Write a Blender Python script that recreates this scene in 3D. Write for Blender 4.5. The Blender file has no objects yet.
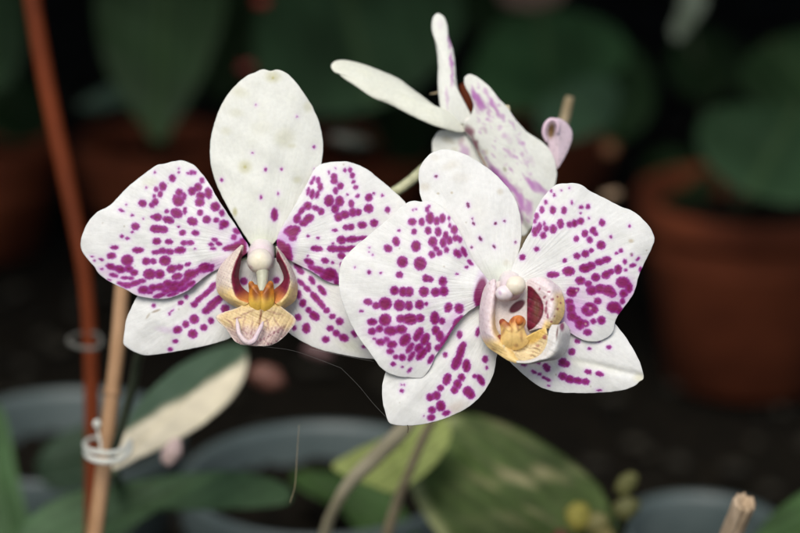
import bpy, math, random
import numpy as np
from mathutils import Vector, Matrix
random.seed(4)
R_ = math.radians
scene = bpy.context.scene
COL = bpy.data.collections.new("place"); scene.collection.children.link(COL)

# ------------------------------------------------------------------ camera
PITCH = R_(18); CAMZ = 0.5; WF = 22.2 / 55.0
CO = np.array([0, 0, CAMZ]); FW = np.array([0, math.cos(PITCH), -math.sin(PITCH)])
UP = np.array([0, math.sin(PITCH), math.cos(PITCH)]); RT = np.array([1.0, 0, 0])
def PX(d): return WF / 800 * d                       # metres per photo pixel at distance d
def P(px, py, d):
    px = np.asarray(px, float); py = np.asarray(py, float); d = np.asarray(d, float)
    s = WF / 800 * d
    return CO + d[..., None] * FW + ((px - 400) * s)[..., None] * RT + ((266.5 - py) * s)[..., None] * UP
def PV(px, py, d): return Vector(P(px, py, d).tolist())

cam = bpy.data.cameras.new("camera"); camo = bpy.data.objects.new("camera", cam); scene.collection.objects.link(camo)
camo.location = (0, 0, CAMZ); camo.rotation_euler = (math.pi / 2 - PITCH, 0, 0)
cam.sensor_width = 22.2; cam.lens = 55; cam.clip_start = .02; cam.clip_end = 200
cam.dof.use_dof = True; cam.dof.focus_distance = .535; cam.dof.aperture_fstop = 4.0; cam.dof.aperture_blades = 7
scene.camera = camo

# ------------------------------------------------------------------ helpers
def srgb(r, g, b):
    f = lambda c: (c / 255 / 12.92) if c / 255 <= .04045 else ((c / 255 + .055) / 1.055) ** 2.4
    return np.array([f(r), f(g), f(b)])
def tag(o, label=None, cat=None, group=None, kind=None):
    if label: o['label'] = label
    if cat: o['category'] = cat
    if group: o['group'] = group
    if kind: o['kind'] = kind
    return o
def empty(name, loc, label, cat, group=None):
    o = bpy.data.objects.new(name, None); COL.objects.link(o); o.location = loc; o.empty_display_size = .01
    return tag(o, label, cat, group)
def link_mesh(name, verts, faces, mat, parent=None, smooth=True, col=None, pv=None):
    me = bpy.data.meshes.new(name)
    if isinstance(faces, np.ndarray) and faces.ndim == 2:
        n, k = faces.shape
        me.vertices.add(len(verts)); me.vertices.foreach_set("co", np.asarray(verts, np.float32).ravel())
        me.loops.add(n * k); me.loops.foreach_set("vertex_index", faces.astype(np.int32).ravel())
        me.polygons.add(n); me.polygons.foreach_set("loop_start", np.arange(0, n * k, k, dtype=np.int32))
        me.polygons.foreach_set("loop_total", np.full(n, k, np.int32))
        me.update(calc_edges=True); me.validate()
    else:
        me.from_pydata([tuple(map(float, v)) for v in verts], [], [tuple(map(int, f)) for f in faces])
    if smooth: me.polygons.foreach_set("use_smooth", np.ones(len(me.polygons), bool))
    if col is not None:
        a = me.attributes.new("Col", 'FLOAT_COLOR', 'POINT')
        c = np.ones((len(verts), 4), np.float32); c[:, :3] = col; a.data.foreach_set("color", c.ravel())
    if pv is not None:
        a = me.attributes.new("grain", 'FLOAT_VECTOR', 'POINT'); a.data.foreach_set("vector", np.asarray(pv, np.float32).ravel())
    me.materials.append(mat)
    o = bpy.data.objects.new(name, me); COL.objects.link(o)
    if parent is not None:
        o.parent = parent; o.matrix_parent_inverse = Matrix.Translation(parent_loc(parent)).inverted()
    return o
def parent_loc(p):
    v = Vector(p.location)
    if p.parent is not None: v = Vector((0, 0, 0)) + (p.matrix_parent_inverse @ v) + parent_loc(p.parent)
    return v
def spline(pts, n, closed=False):
    pts = np.asarray(pts, float); N = len(pts)
    if closed: ext = np.vstack([pts[-1:], pts, pts[:2]]); segs = N
    else: ext = np.vstack([2 * pts[0] - pts[1], pts, 2 * pts[-1] - pts[-2]]); segs = N - 1
    out = []
    K = 24
    for i in range(segs):
        p0, p1, p2, p3 = ext[i], ext[i + 1], ext[i + 2], ext[i + 3]
        t = np.linspace(0, 1, K, endpoint=False)[:, None]
        out.append(.5 * ((2 * p1) + (-p0 + p2) * t + (2 * p0 - 5 * p1 + 4 * p2 - p3) * t**2 + (-p0 + 3 * p1 - 3 * p2 + p3) * t**3))
    out = np.vstack(out + ([] if closed else [pts[-1:]]))
    if closed: out = np.vstack([out, out[:1]])
    d = np.concatenate([[0], np.cumsum(np.linalg.norm(np.diff(out[:, :2] if out.shape[1] > 2 and not closed else out, axis=0), axis=1))])
    d = d + np.arange(len(d)) * 1e-9
    q = np.linspace(0, d[-1], n + 1 if closed else n)
    r = np.stack([np.interp(q, d, out[:, k]) for k in range(out.shape[1])], 1)
    return r[:-1] if closed else r
def pn(x, y, f=1.0, seed=0.0):                       # smooth pseudo-noise, about -1..1
    x = x * f; y = y * f
    return (np.sin(x * 1.3 + y * .7 + seed) + np.sin(-x * .8 + y * 1.7 + 2.1 * seed + 1.3) + np.sin(x * 2.3 + y * 1.1 + 3.7 * seed) * .6
            + np.sin(x * -1.9 + y * 2.9 + seed * 1.9 + .5) * .5) / 3.1
def E(ox, oy, sc, txt):                              # ellipse list read off in an enlarged crop -> photo pixels
    out = []
    for item in txt.split(';'):
        v = [float(a) for a in item.split()]
        if not v: continue
        while len(v) < 5: v.append(v[3] if len(v) == 3 else 0)
        out.append((ox + v[0] / sc, oy + v[1] / sc, v[2] / sc, v[3] / sc, v[4]))
    return out
def sm(e0, e1, x):
    t = np.clip((x - e0) / (e1 - e0), 0, 1); return t * t * (3 - 2 * t)
WHITE = np.array([.82, .825, .785])
CORE = srgb(140, 18, 84); RIM = srgb(164, 46, 146); HALO = srgb(212, 158, 222)
def paint_spots(x, y, col, spots, core=CORE, rim=RIM, halo=HALO, soft=.75, seed=1.0, grow=1.0, shift=.22):
    xx = x + .5 * pn(x, y, .9, seed) + .42 * pn(x, y, 2.6, seed + 4); yy = y + .5 * pn(y, x, .95, seed + 2) + .42 * pn(y, x, 2.5, seed + 7)
    sd = np.full(x.shape, 50.0)
    for cx, cy, rx, ry, an in spots:
        rx = max(rx * grow, .55); ry = max(ry * grow, .55)
        c, s = math.cos(R_(an)), math.sin(R_(an)); dx = xx - cx; dy = yy - cy
        u = (dx * c + dy * s) / rx; v = (-dx * s + dy * c) / ry
        q = np.sqrt(u * u + v * v) + 1e-6
        g = np.sqrt((u / rx)**2 + (v / ry)**2) / q + 1e-6
        d = np.where(q > .3, (q - 1) / g, (q - 1) * min(rx, ry))
        k = 1.5; h = np.clip(.5 + .5 * (sd - d) / k, 0, 1)
        sd = sd * (1 - h) + d * h - k * h * (1 - h)
    sd = sd - shift
    m = sm(soft, -soft, sd)[:, None]
    deep = sm(-.6, -3.4, sd)[:, None]
    vary = (.5 + .5 * pn(x, y, .8, seed + 3))[:, None]
    fill = rim * (1 - deep) + core * deep
    fill = fill * (.62 + .36 * vary)
    lv = (.5 + .5 * pn(x, y, .16, seed + 9))[:, None]; fill = fill * (1 - .20 * lv) + srgb(168, 70, 160) * .20 * lv
    thin = sm(.9, .2, -sd)[:, None] * .10; fill = fill * (1 - thin) + halo * thin
    hal = (np.exp(-np.clip(sd, 0, 9) / 1.15) * .62)[:, None]
    col = col * (1 - hal) + halo * hal
    return col * (1 - m) + fill * m
def paint_blob(x, y, col, cx, cy, rx, ry, an, color, soft=.5, alpha=1.0):
    c, s = math.cos(R_(an)), math.sin(R_(an)); dx = x - cx; dy = y - cy
    q = np.sqrt(((dx * c + dy * s) / rx)**2 + ((-dx * s + dy * c) / ry)**2)
    m = (sm(1 + soft, 1 - soft, q) * alpha)[:, None]
    return col * (1 - m) + np.asarray(color) * m

# ------------------------------------------------------------------ materials
def new_mat(name):
    m = bpy.data.materials.new(name); m.use_nodes = True; nt = m.node_tree
    b = nt.nodes['Principled BSDF']; return m, nt, b
def N(nt, t, **kw):
    n = nt.nodes.new(t)
    for k, v in kw.items():
        if k in n.inputs.keys(): n.inputs[k].default_value = v
        else: setattr(n, k, v)
    return n
def organ_mat(name, rough=.55, sss=.12, mottle=.10, vein=.5, spec=.35, scale=1.0, fleck=True, tint=(.70, .72, .50), coat=0):
    m, nt, b = new_mat(name); L = nt.links
    at = N(nt, 'ShaderNodeAttribute', attribute_name='Col'); gr = N(nt, 'ShaderNodeAttribute', attribute_name='grain')
    tc = N(nt, 'ShaderNodeTexCoord')
    n1 = N(nt, 'ShaderNodeTexNoise', Scale=170 * scale, Detail=4.0, Roughness=.6); L.new(tc.outputs['Object'], n1.inputs['Vector'])
    r1 = N(nt, 'ShaderNodeValToRGB'); r1.color_ramp.elements[0].position = .52; r1.color_ramp.elements[1].position = .78
    L.new(n1.outputs['Fac'], r1.inputs['Fac'])
    mu = N(nt, 'ShaderNodeMath', operation='MULTIPLY'); mu.inputs[1].default_value = mottle * 2.2; L.new(r1.outputs['Color'], mu.inputs[0])
    mx = N(nt, 'ShaderNodeMix', data_type='RGBA', blend_type='MULTIPLY'); L.new(mu.outputs[0], mx.inputs[0]); L.new(at.outputs['Color'], mx.inputs[6]); mx.inputs[7].default_value = (*tint, 1)
    out = mx.outputs[2]
    n2 = N(nt, 'ShaderNodeTexNoise', Scale=900 * scale, Detail=3.0); L.new(tc.outputs['Object'], n2.inputs['Vector'])
    mr = N(nt, 'ShaderNodeMapRange'); mr.inputs['From Min'].default_value = .3; mr.inputs['From Max'].default_value = .7
    mr.inputs['To Min'].default_value = 1 - mottle * .8; mr.inputs['To Max'].default_value = 1.03; L.new(n2.outputs['Fac'], mr.inputs['Value'])
    m2 = N(nt, 'ShaderNodeMix', data_type='RGBA', blend_type='MULTIPLY'); m2.inputs[0].default_value = 1; L.new(out, m2.inputs[6])
    L.new(mr.outputs[0], m2.inputs[7]); out = m2.outputs[2]
    if fleck:
        vo = N(nt, 'ShaderNodeTexVoronoi', Scale=330 * scale, Randomness=1.0); L.new(tc.outputs['Object'], vo.inputs['Vector'])
        vr = N(nt, 'ShaderNodeValToRGB'); vr.color_ramp.elements[0].color = (1, 1, 1, 1); vr.color_ramp.elements[0].position = .04
        vr.color_ramp.elements[1].color = (0, 0, 0, 1); vr.color_ramp.elements[1].position = .14; L.new(vo.outputs['Distance'], vr.inputs['Fac'])
        sp = N(nt, 'ShaderNodeSeparateColor'); L.new(vo.outputs['Color'], sp.inputs[0])
        gt = N(nt, 'ShaderNodeMath', operation='GREATER_THAN'); gt.inputs[1].default_value = .86; L.new(sp.outputs[0], gt.inputs[0])
        ml = N(nt, 'ShaderNodeMath', operation='MULTIPLY'); L.new(gt.outputs[0], ml.inputs[0]); L.new(vr.outputs['Color'], ml.inputs[1])
        ml2 = N(nt, 'ShaderNodeMath', operation='MULTIPLY'); L.new(ml.outputs[0], ml2.inputs[0]); ml2.inputs[1].default_value = .45
        m3 = N(nt, 'ShaderNodeMix', data_type='RGBA'); L.new(ml2.outputs[0], m3.inputs[0]); L.new(out, m3.inputs[6]); m3.inputs[7].default_value = (.30, .24, .12, 1); out = m3.outputs[2]
    L.new(out, b.inputs['Base Color'])
    b.inputs['Roughness'].default_value = rough; b.inputs['Specular IOR Level'].default_value = spec
    if sss: b.inputs['Subsurface Weight'].default_value = sss; b.inputs['Subsurface Radius'].default_value = (1, .8, .6); b.inputs['Subsurface Scale'].default_value = .0012
    if coat: b.inputs['Coat Weight'].default_value = coat; b.inputs['Coat Roughness'].default_value = .3
    nv = N(nt, 'ShaderNodeTexNoise', Scale=1.0, Detail=3.0); L.new(gr.outputs['Vector'], nv.inputs['Vector'])
    b1 = N(nt, 'ShaderNodeBump', Strength=vein, Distance=.0004); L.new(nv.outputs['Fac'], b1.inputs['Height'])
    n4 = N(nt, 'ShaderNodeTexNoise', Scale=2600 * scale, Detail=2.0); L.new(tc.outputs['Object'], n4.inputs['Vector'])
    b2 = N(nt, 'ShaderNodeBump', Strength=.25, Distance=.00012); L.new(n4.outputs['Fac'], b2.inputs['Height']); L.new(b1.outputs['Normal'], b2.inputs['Normal'])
    L.new(b2.outputs['Normal'], b.inputs['Normal'])
    return m
def noise_mat(name, c1, c2, scale=40, rough=.7, bump=.3, bdist=.002, spec=.3, stretch=(1, 1, 1), detail=6):
    m, nt, b = new_mat(name); L = nt.links
    tc = N(nt, 'ShaderNodeTexCoord'); mp = N(nt, 'ShaderNodeMapping'); mp.inputs['Scale'].default_value = stretch
    L.new(tc.outputs['Object'], mp.inputs['Vector'])
    n = N(nt, 'ShaderNodeTexNoise', Scale=scale, Detail=float(detail), Roughness=.65); L.new(mp.outputs[0], n.inputs['Vector'])
    r = N(nt, 'ShaderNodeValToRGB'); r.color_ramp.elements[0].position = .32; r.color_ramp.elements[1].position = .7
    r.color_ramp.elements[0].color = (*c1, 1); r.color_ramp.elements[1].color = (*c2, 1); L.new(n.outputs['Fac'], r.inputs['Fac'])
    L.new(r.outputs['Color'], b.inputs['Base Color']); b.inputs['Roughness'].default_value = rough; b.inputs['Specular IOR Level'].default_value = spec
    bp = N(nt, 'ShaderNodeBump', Strength=bump, Distance=bdist); L.new(n.outputs['Fac'], bp.inputs['Height']); L.new(bp.outputs['Normal'], b.inputs['Normal'])
    return m
M_PETAL = organ_mat("petal_tissue", mottle=.07, vein=.45)
M_LIP = organ_mat("lip_tissue", rough=.48, sss=.2, mottle=.14, vein=.4, spec=.5, scale=1.6, fleck=False, tint=(.78, .66, .55))
M_WAX = organ_mat("column_tissue", rough=.4, sss=.25, mottle=.07, vein=.2, spec=.45, fleck=False)
M_LEAF = organ_mat("leaf_tissue", rough=.5, sss=0, mottle=.3, vein=.8, spec=.09, scale=.35, fleck=False, tint=(.55, .62, .45))
M_STEM = organ_mat("stem_tissue", rough=.5, sss=.05, mottle=.3, vein=.5, scale=.8, fleck=False, tint=(.6, .6, .45))
M_TERRA = noise_mat("terracotta", (.12, .027, .009), (.24, .058, .020), 30, .8, .3, .001)
M_SOIL = noise_mat("potting_soil", (.003, .003, .002), (.014, .011, .007), 70, .95, 1.0, .006, .1)
M_GREY = noise_mat("grey_plastic", (.062, .088, .088), (.11, .14, .136), 25, .45, .1, .0006, .5)
M_BAMBOO = noise_mat("bamboo", (.34, .19, .09), (.56, .35, .20), 120, .6, .6, .0006, .3, (1, 1, .06))
M_DRYTAN = noise_mat("dry_stem", (.32, .25, .14), (.58, .48, .31), 60, .75, .5, .001)
M_REDCANE = noise_mat("red_brown_cane", (.095, .021, .007), (.175, .038, .012), 60, .6, .4, .001, .08, (1, 1, .15))
M_WIRE = noise_mat("white_plastic", (.55, .57, .50), (.72, .74, .68), 60, .4, .2, .0004, .5)
M_WEB = noise_mat("spider_silk", (.14, .14, .13), (.26, .26, .24), 60, .4, 0, .0001, .5)
M_DEBRIS = noise_mat("dry_debris", (.03, .025, .015), (.15, .12, .07), 900, .8, .3, .0005)

# ------------------------------------------------------------------ builders
def blade(name, parent, outline, depth, zf, col=WHITE, paint=None, mat=M_PETAL, thick=.00022, rings=80, segs=380, center=None, base=None, veins=(70, 4), roll=1.0, jag=.25, seed=0.0):
    """A petal, sepal or leaf: outline read in photo pixels, lifted to its own distance with relief zf(x, y, t) in pixels."""
    o = spline(outline, segs, True)
    c = np.array(center if center is not None else o.mean(0))
    if base is None: base = c
    nrm = o - c; nrm /= np.linalg.norm(nrm, axis=1)[:, None] + 1e-9
    o = o + nrm * (jag * pn(o[:, 0], o[:, 1], .35, seed + 2))[:, None]
    t = np.linspace(0, 1, rings + 1)[1:]
    pts = c + t[:, None, None] * (o - c)[None]
    x = np.concatenate([[c[0]], pts[..., 0].ravel()]); y = np.concatenate([[c[1]], pts[..., 1].ravel()])
    tt = np.concatenate([[0], np.repeat(t, segs)])
    z = zf(x, y, tt) - roll * tt**7 + .8 * pn(x, y, .10, seed) + 1.3 * pn(x, y, .045, seed + 5)
    V = P(x, y, depth - z * PX(depth))
    i = np.arange(segs); j = (i + 1) % segs
    k = np.arange(rings - 1)[:, None] * segs + 1
    F = np.stack([k + i, k + j, k + segs + j, k + segs + i], -1).reshape(-1, 4)[:, ::-1]
    col = np.tile(np.asarray(col, float), (len(x), 1))
    if paint is not None: col = paint(x, y, tt, col)
    dx = x - base[0]; dy = y - base[1]; r = np.hypot(dx, dy)
    ang = np.arctan2(dy, dx)
    pv = np.stack([np.cos(ang) * veins[0] / 3, np.sin(ang) * veins[0] / 3, r * veins[1] / 100], 1)
    tri = np.stack([np.zeros(segs, int), 1 + j, 1 + i], 1)
    faces = np.vstack([F, np.column_stack([tri[:, 0], tri[:, 1], tri[:, 2], tri[:, 2]])]) if False else F
    # centre fan written as thin quads around a tiny hole-free cap
    me_faces = [tuple(f) for f in faces.tolist()] + [tuple(f) for f in tri[:, ::-1].tolist()]
    o_ = link_mesh(name, V, me_faces, mat, parent, col=col, pv=pv)
    if thick:
        s = o_.modifiers.new("thickness", 'SOLIDIFY'); s.thickness = thick; s.offset = -1
    return o_
def zpetal(base, tip, z0=0, zu=0, zuu=0, zvv=0, rip=0, ridge=0, rf=7, rs=0):
    bx, by = base; L = math.hypot(tip[0] - bx, tip[1] - by); ax, ay = (tip[0] - bx) / L, (tip[1] - by) / L
    def f(x, y, t):
        u = ((x - bx) * ax + (y - by) * ay) / L; v = (-(x - bx) * ay + (y - by) * ax) / L
        return z0 + zu * u + zuu * u * u + zvv * v * v + rip * t**3 * np.sin(rf * np.arctan2(v, u - .4) + rs) + ridge * np.exp(-(v / .05)**2) * (1 - .6 * u) \
            + .22 * np.sin(23 * np.arctan2(v, u + .35) + 5 * np.sin(3 * v)) * t * (.5 + .5 * np.sin(7 * v + 2 * u))
    return f
def surf(name, parent, rows, depth, mat, col=WHITE, paint=None, nu=60, nv=36, thick=.0004, jag=0):
    rows = np.array(rows, float)
    a = np.stack([interp_cr(r, nv) for r in rows])           # rows x nv x 3
    g = np.stack([interp_cr(a[:, k], nu) for k in range(nv)], 1)   # nu x nv x 3
    x = g[..., 0].ravel(); y = g[..., 1].ravel(); z = g[..., 2].ravel() + .45 * pn(g[..., 0].ravel(), g[..., 1].ravel(), .5) + .22 * pn(g[..., 0].ravel(), g[..., 1].ravel(), 1.3, 4)
    s = np.repeat(np.linspace(0, 1, nu), nv); t = np.tile(np.linspace(0, 1, nv), nu)
    V = P(x, y, depth - z * PX(depth))
    I = np.arange(nu - 1)[:, None] * nv; J = np.arange(nv - 1)
    F = np.stack([I + J, I + J + 1, I + nv + J + 1, I + nv + J], -1).reshape(-1, 4)
    c = np.tile(np.asarray(col, float), (len(x), 1))
    if paint: c = paint(x, y, s, t, c)
    pv = np.stack([t * 14, s * 3, s * 0], 1)
    o = link_mesh(name, V, [tuple(f) for f in F.tolist()], mat, parent, col=c, pv=pv)
    m = o.modifiers.new("thickness", 'SOLIDIFY'); m.thickness = thick; m.offset = 0
    return o
def interp_cr(p, n):
    p = np.asarray(p, float); N_ = len(p)
    ext = np.vstack([2 * p[0] - p[1], p, 2 * p[-1] - p[-2]])
    q = np.linspace(0, N_ - 1, n); i = np.minimum(q.astype(int), N_ - 2); t = (q - i)[:, None]
    p0, p1, p2, p3 = ext[i], ext[i + 1], ext[i + 2], ext[i + 3]
    return .5 * ((2 * p1) + (-p0 + p2) * t + (2 * p0 - 5 * p1 + 4 * p2 - p3) * t**2 + (-p0 + 3 * p1 - 3 * p2 + p3) * t**3)
def tube_w(name, parent, pts, radii, mat, n=14, steps=40, colf=None, wob=0.0, caps=True):
    """Tube through world points, radii in metres."""
    pts = np.asarray(pts, float); r = interp_cr(np.column_stack([pts, radii]), steps)
    c = r[:, :3]; rad = r[:, 3]
    T = np.gradient(c, axis=0); T /= np.linalg.norm(T, axis=1)[:, None] + 1e-12
    ref = np.array([.1, -.9, .3]); A = np.cross(T, ref); A /= np.linalg.norm(A, axis=1)[:, None]; B = np.cross(T, A)
    a = np.linspace(0, 2 * math.pi, n, endpoint=False)
    rr = rad[:, None] * (1 + wob * np.sin(3 * a + np.arange(steps)[:, None] * .9) * np.sin(np.arange(steps)[:, None] * .55 + 1))
    V = c[:, None] + rr[..., None] * (np.cos(a)[None, :, None] * A[:, None] + np.sin(a)[None, :, None] * B[:, None])
    V = V.reshape(-1, 3); F = []
    for i in range(steps - 1):
        for j in range(n):
            k = (j + 1) % n; F.append((i * n + j, i * n + k, (i + 1) * n + k, (i + 1) * n + j))
    if caps: F.append(tuple(range(n))[::-1]); F.append(tuple(range((steps - 1) * n, steps * n)))
    s = np.repeat(np.linspace(0, 1, steps), n); t = np.tile(a, steps)
    col = None
    col = np.tile(WHITE, (len(V), 1)) if colf is None else colf(s)
    return link_mesh(name, V, F, mat, parent, col=col, pv=np.stack([np.cos(t) * 4, np.sin(t) * 4, s * 6], 1))
def tube(name, parent, pts, mat, **kw):
    """pts: (px, py, d, radius in px)"""
    w = [P(a, b, d) for a, b, d, r in pts]; rr = [r * PX(d) for a, b, d, r in pts]
    return tube_w(name, parent, w, rr, mat, **kw)
def ball(name, parent, px, py, depth, z, rx, ry, rz, mat, col=WHITE, paint=None, an=0, bump=.03, seed=0):
    nu, nv = 40, 48
    th = np.linspace(0, math.pi, nu)[:, None]; ph = np.linspace(0, 2 * math.pi, nv, endpoint=False)[None]
    X = np.sin(th) * np.cos(ph); Y = np.sin(th) * np.sin(ph); Z = np.cos(th) + 0 * ph
    k = 1 + bump * pn(X * 3, Y * 3 + Z * 2, 1, seed)
    X, Y, Z = X * k * rx, Y * k * ry, Z * k * rz
    c, s = math.cos(R_(an)), math.sin(R_(an))
    x = (px + X * c - Y * s).ravel(); y = (py + X * s + Y * c).ravel(); zz = (z + Z).ravel()
    V = P(x, y, depth - zz * PX(depth)); F = []
    for i in range(nu - 1):
        for j in range(nv):
            q = (j + 1) % nv; F.append((i * nv + j, (i + 1) * nv + j, (i + 1) * nv + q, i * nv + q))
    cc = np.tile(np.asarray(col, float), (len(x), 1))
    if paint: cc = paint(x, y, cc)
    return link_mesh(name, V, F, mat, parent, col=cc, pv=np.stack([X.ravel(), Y.ravel(), Z.ravel()], 1) * .2)
def lathe(name, parent, base, prof, mat, n=72, smooth=True):
    V = []; F = []
    for r, z in prof:
        for k in range(n):
            a = 2 * math.pi * k / n; V.append((base[0] + r * math.cos(a), base[1] + r * math.sin(a), base[2] + z))
    for i in range(len(prof) - 1):
        for k in range(n):
            q = (k + 1) % n; F.append((i * n + k, i * n + q, (i + 1) * n + q, (i + 1) * n + k))
    o = link_mesh(name, V, F, mat, parent, smooth=smooth, col=np.tile(WHITE, (len(V), 1)))
    return o
def mirror_pts(p): return p

# ------------------------------------------------------------------ FLOWER, LEFT
D1 = .545
f1 = empty('orchid_flower', P(261, 245, D1 + .006), 'leftmost white orchid bloom with purple spotted side petals, lip hanging straight down', 'flower')
# dorsal sepal
o = [(270.5,70.8),(263,69.5),(256,72),(247,76),(238,83),(228,94),(219,110),(212.5,130),(210,148),(210.5,162),(213,174),(218,188),(226,204),(235,220),(245,236),(253,247),(262,250),(271,246),(280,236),(292,222),(302,206),(312,186),(320,168),(323,152),(322.5,138),(319,122),(312,106),(303,92),(294,80),(286,73),(278,69.8)]
sp = E(150,155,6.667,"770 97 9 13;478 166 9 11;740 282 7 13") + E(265,155,6.667,"63 398 24 44;110 95 7 7;88 257 6 9;335 97 6 6") + [(314,147,1.3,1.3,0),(252.5,153,.6,.6,0),(297,116.5,.6,.5,0),(256,105,.5,.5,0)]
def pa(x, y, t, c):
    for bx, by, rx, ry, a, k in [(245,167,6,6,0,.5),(245,167,1.6,1.6,0,.8),(273,77,7,5,0,.5),(273,78,1.3,1.3,0,.9),(235,212,2.2,4,0,.7),(240,92,8,5,20,.22),(236,113,7,4,0,.2),(285,138,9,9,0,.25),(297,180,4,3,0,.35),(292,146,4,2,0,.25),(308,107,4,5,0,.3),(226,131,5,4,0,.2),(262,128,10,6,0,.12)]:
        c = paint_blob(x, y, c, bx, by, rx, ry, a, (.46, .43, .16), .7, k)
    c = c * np.array([.96, .97, .92])
    c = paint_blob(x, y, c, 262, 248, 16, 14, 0, (.66, .72, .50), .8, .55)
    return paint_spots(x, y, c, sp, seed=.4)
blade('dorsal_sepal', f1, o, D1, zpetal((262,248),(270,70), -3, -4, -10, -70, .8, 1.6, 5, 1), paint=pa, base=(262,300), center=(266,150), seed=1)

# petals
oL = [(247,243),(243,238),(238,229),(229.5,216.5),(217.5,198.5),(210,185),(202.5,174.5),(195,166),(186,161.5),(178.5,160.5),(165,163.6),(157.5,165),(148.5,170.8),(139.5,177.5),(132,183.5),(123,191.8),(112.5,203),(106.5,207.5),(97.5,212),(90,219.5),(84.8,228.5),(80.7,241.5),(82.5,252),(88.5,260),(94.5,267),(99,273.8),(108,280.5),(118.5,286.2),(127.5,290.3),(135,294.8),(144,297.3),(159,299.2),(171,297.7),(181,294),(190.5,289),(200,280.5),(209,274),(219,269),(232,262),(243,256),(249,250)]
spL = E(75,155,6.667,"533 116 6 8;649 155 22 25;692 117 7 8;692 90 4 4;476 217 6 6;540 228 15 18;586 210 25 30;568 262 17 22;528 273 11 12;450 323 28 24 20;512 335 18 18;535 312 22 25;695 250 25 25;728 275 15 25;690 308 38 35;666 290 15 25;310 370 20 9 25;342 330 5 5;382 402 10 8;455 425 4 4;612 376 14 14;677 388 42 32 25;733 372 13 26;512 411 11 10;548 415 32 25;622 433 40 24 15;690 478 10 8;403 476 28 25;382 514 10 8;530 492 30 26;560 494 30 26;592 497 29 24") \
 + E(150,155,6.667,"347 170 16 20;320 215 27 28;280 242 26 28;338 272 30 25;332 315 33 30;390 255 25 38 -10;435 345 32 32;480 388 18 22;335 385 20 22;378 430 28 27;442 435 20 17;495 460 33 28;475 485 15 12;283 443 36 28 20;303 520 25 18;578 508 28 18 25;252 122 8 8;275 118 11 18;297 118 12 14") \
 + E(75,225,6.667,"717 52 23 20;313 76 12 12;350 90 14 10;545 108 30 24;626 112 27 18;263 150 28 14;420 168 40 20;727 120 22 17;768 118 26 17;540 182 30 15;585 172 30 20;632 178 28 20;700 168 40 24 -5;243 205 32 22;348 235 42 38;475 242 28 26;522 242 22 20;600 238 40 34;115 210 12 3;130 238 8 6;175 230 17 9 20;178 293 12 7;240 278 36 22 15;300 295 38 26 15;360 292 28 24;395 318 28 22;258 335 32 14 15;330 352 25 12;372 355 20 12;497 328 43 36;565 328 34 32;645 293 35 28 -20;695 282 28 20 -15;752 262 22 13 -15;310 392 30 14 15;350 402 35 20;400 388 35 20 -10;445 374 30 16 -5;455 432 38 28;520 418 30 24;572 412 32 24;620 393 36 28;680 343 38 24 -15;768 328 45 32 -15;655 423 42 28;565 470 45 16 -15;610 440 25 16;705 398 34 22 -20;650 463 40 12 -15;722 428 38 14 -25;770 392 35 20 -25;230 365 12 5 20;500 450 22 12 0") \
 + E(150,225,6.667,"300 318 44 22 -28;232 372 40 17 -25;165 395 36 22 -12;255 348 34 16 -28;410 275 20 16 -20;60 415 36 20;110 440 30 15 -8;360 285 45 33 -20;400 298 25 16;300 413 46 12 -32;358 378 36 9 -32;205 392 30 14 -30;560 82 20 20;430 98 22 13 10;408 130 18 13;460 125 24 13 15;422 158 20 10;300 158 6 5;532 150 52 20 -15;585 135 30 25;620 110 28 26;628 170 16 50;636 230 12 30")
def pb(x, y, t, c):
    c = paint_blob(x, y, c, 240, 243, 12, 9, -20, HALO * np.array([.6, .3, .7]), .6, .55)
    c = paint_blob(x, y, c, 150, 183, 8, 5, 0, (.6, .62, .38), .8, .35)
    for a in [(205,270,30,7,-24,.7),(165,289,34,7.5,-6,.7),(112,273,16,6,18,.5),(218,226,14,10,50,.2)]: c = paint_blob(x, y, c, *a[:5], srgb(198, 118, 200), .6, a[5] * .6)
    c = paint_spots(x, y, c, spL, seed=1.1)
    c = paint_blob(x, y, c, 237, 247.5, 9, 3.4, -12, srgb(120, 20, 70), .4, .9)
    return paint_blob(x, y, c, 243.5, 254, 3.4, 9, 0, srgb(116, 18, 60), .4, .9)
blade('petal', f1, oL, D1, zpetal((247,247),(82,240), 3, 10, -16, -26, 1.6, 0, 6, .5), paint=pb, base=(262,246), center=(172,233), seed=2, rings=100, segs=440)
oR = [(277,246),(278,236),(283,226),(290,214),(296,204),(300,196),(306,186),(311,176),(315.5,168.5),(322,164.3),(329,162.6),(337,162),(345,161.7),(353,163.3),(364,168),(371,172.5),(378,178.5),(385,184),(393,191),(400,197),(406,204),(408,214),(405,226),(398,240),(390,256),(380,272),(366,282),(352,286),(338.5,284.5),(331,283),(322,278.5),(314.5,273),(304,267.5),(293.5,262),(284,257),(278,252)]
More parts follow.
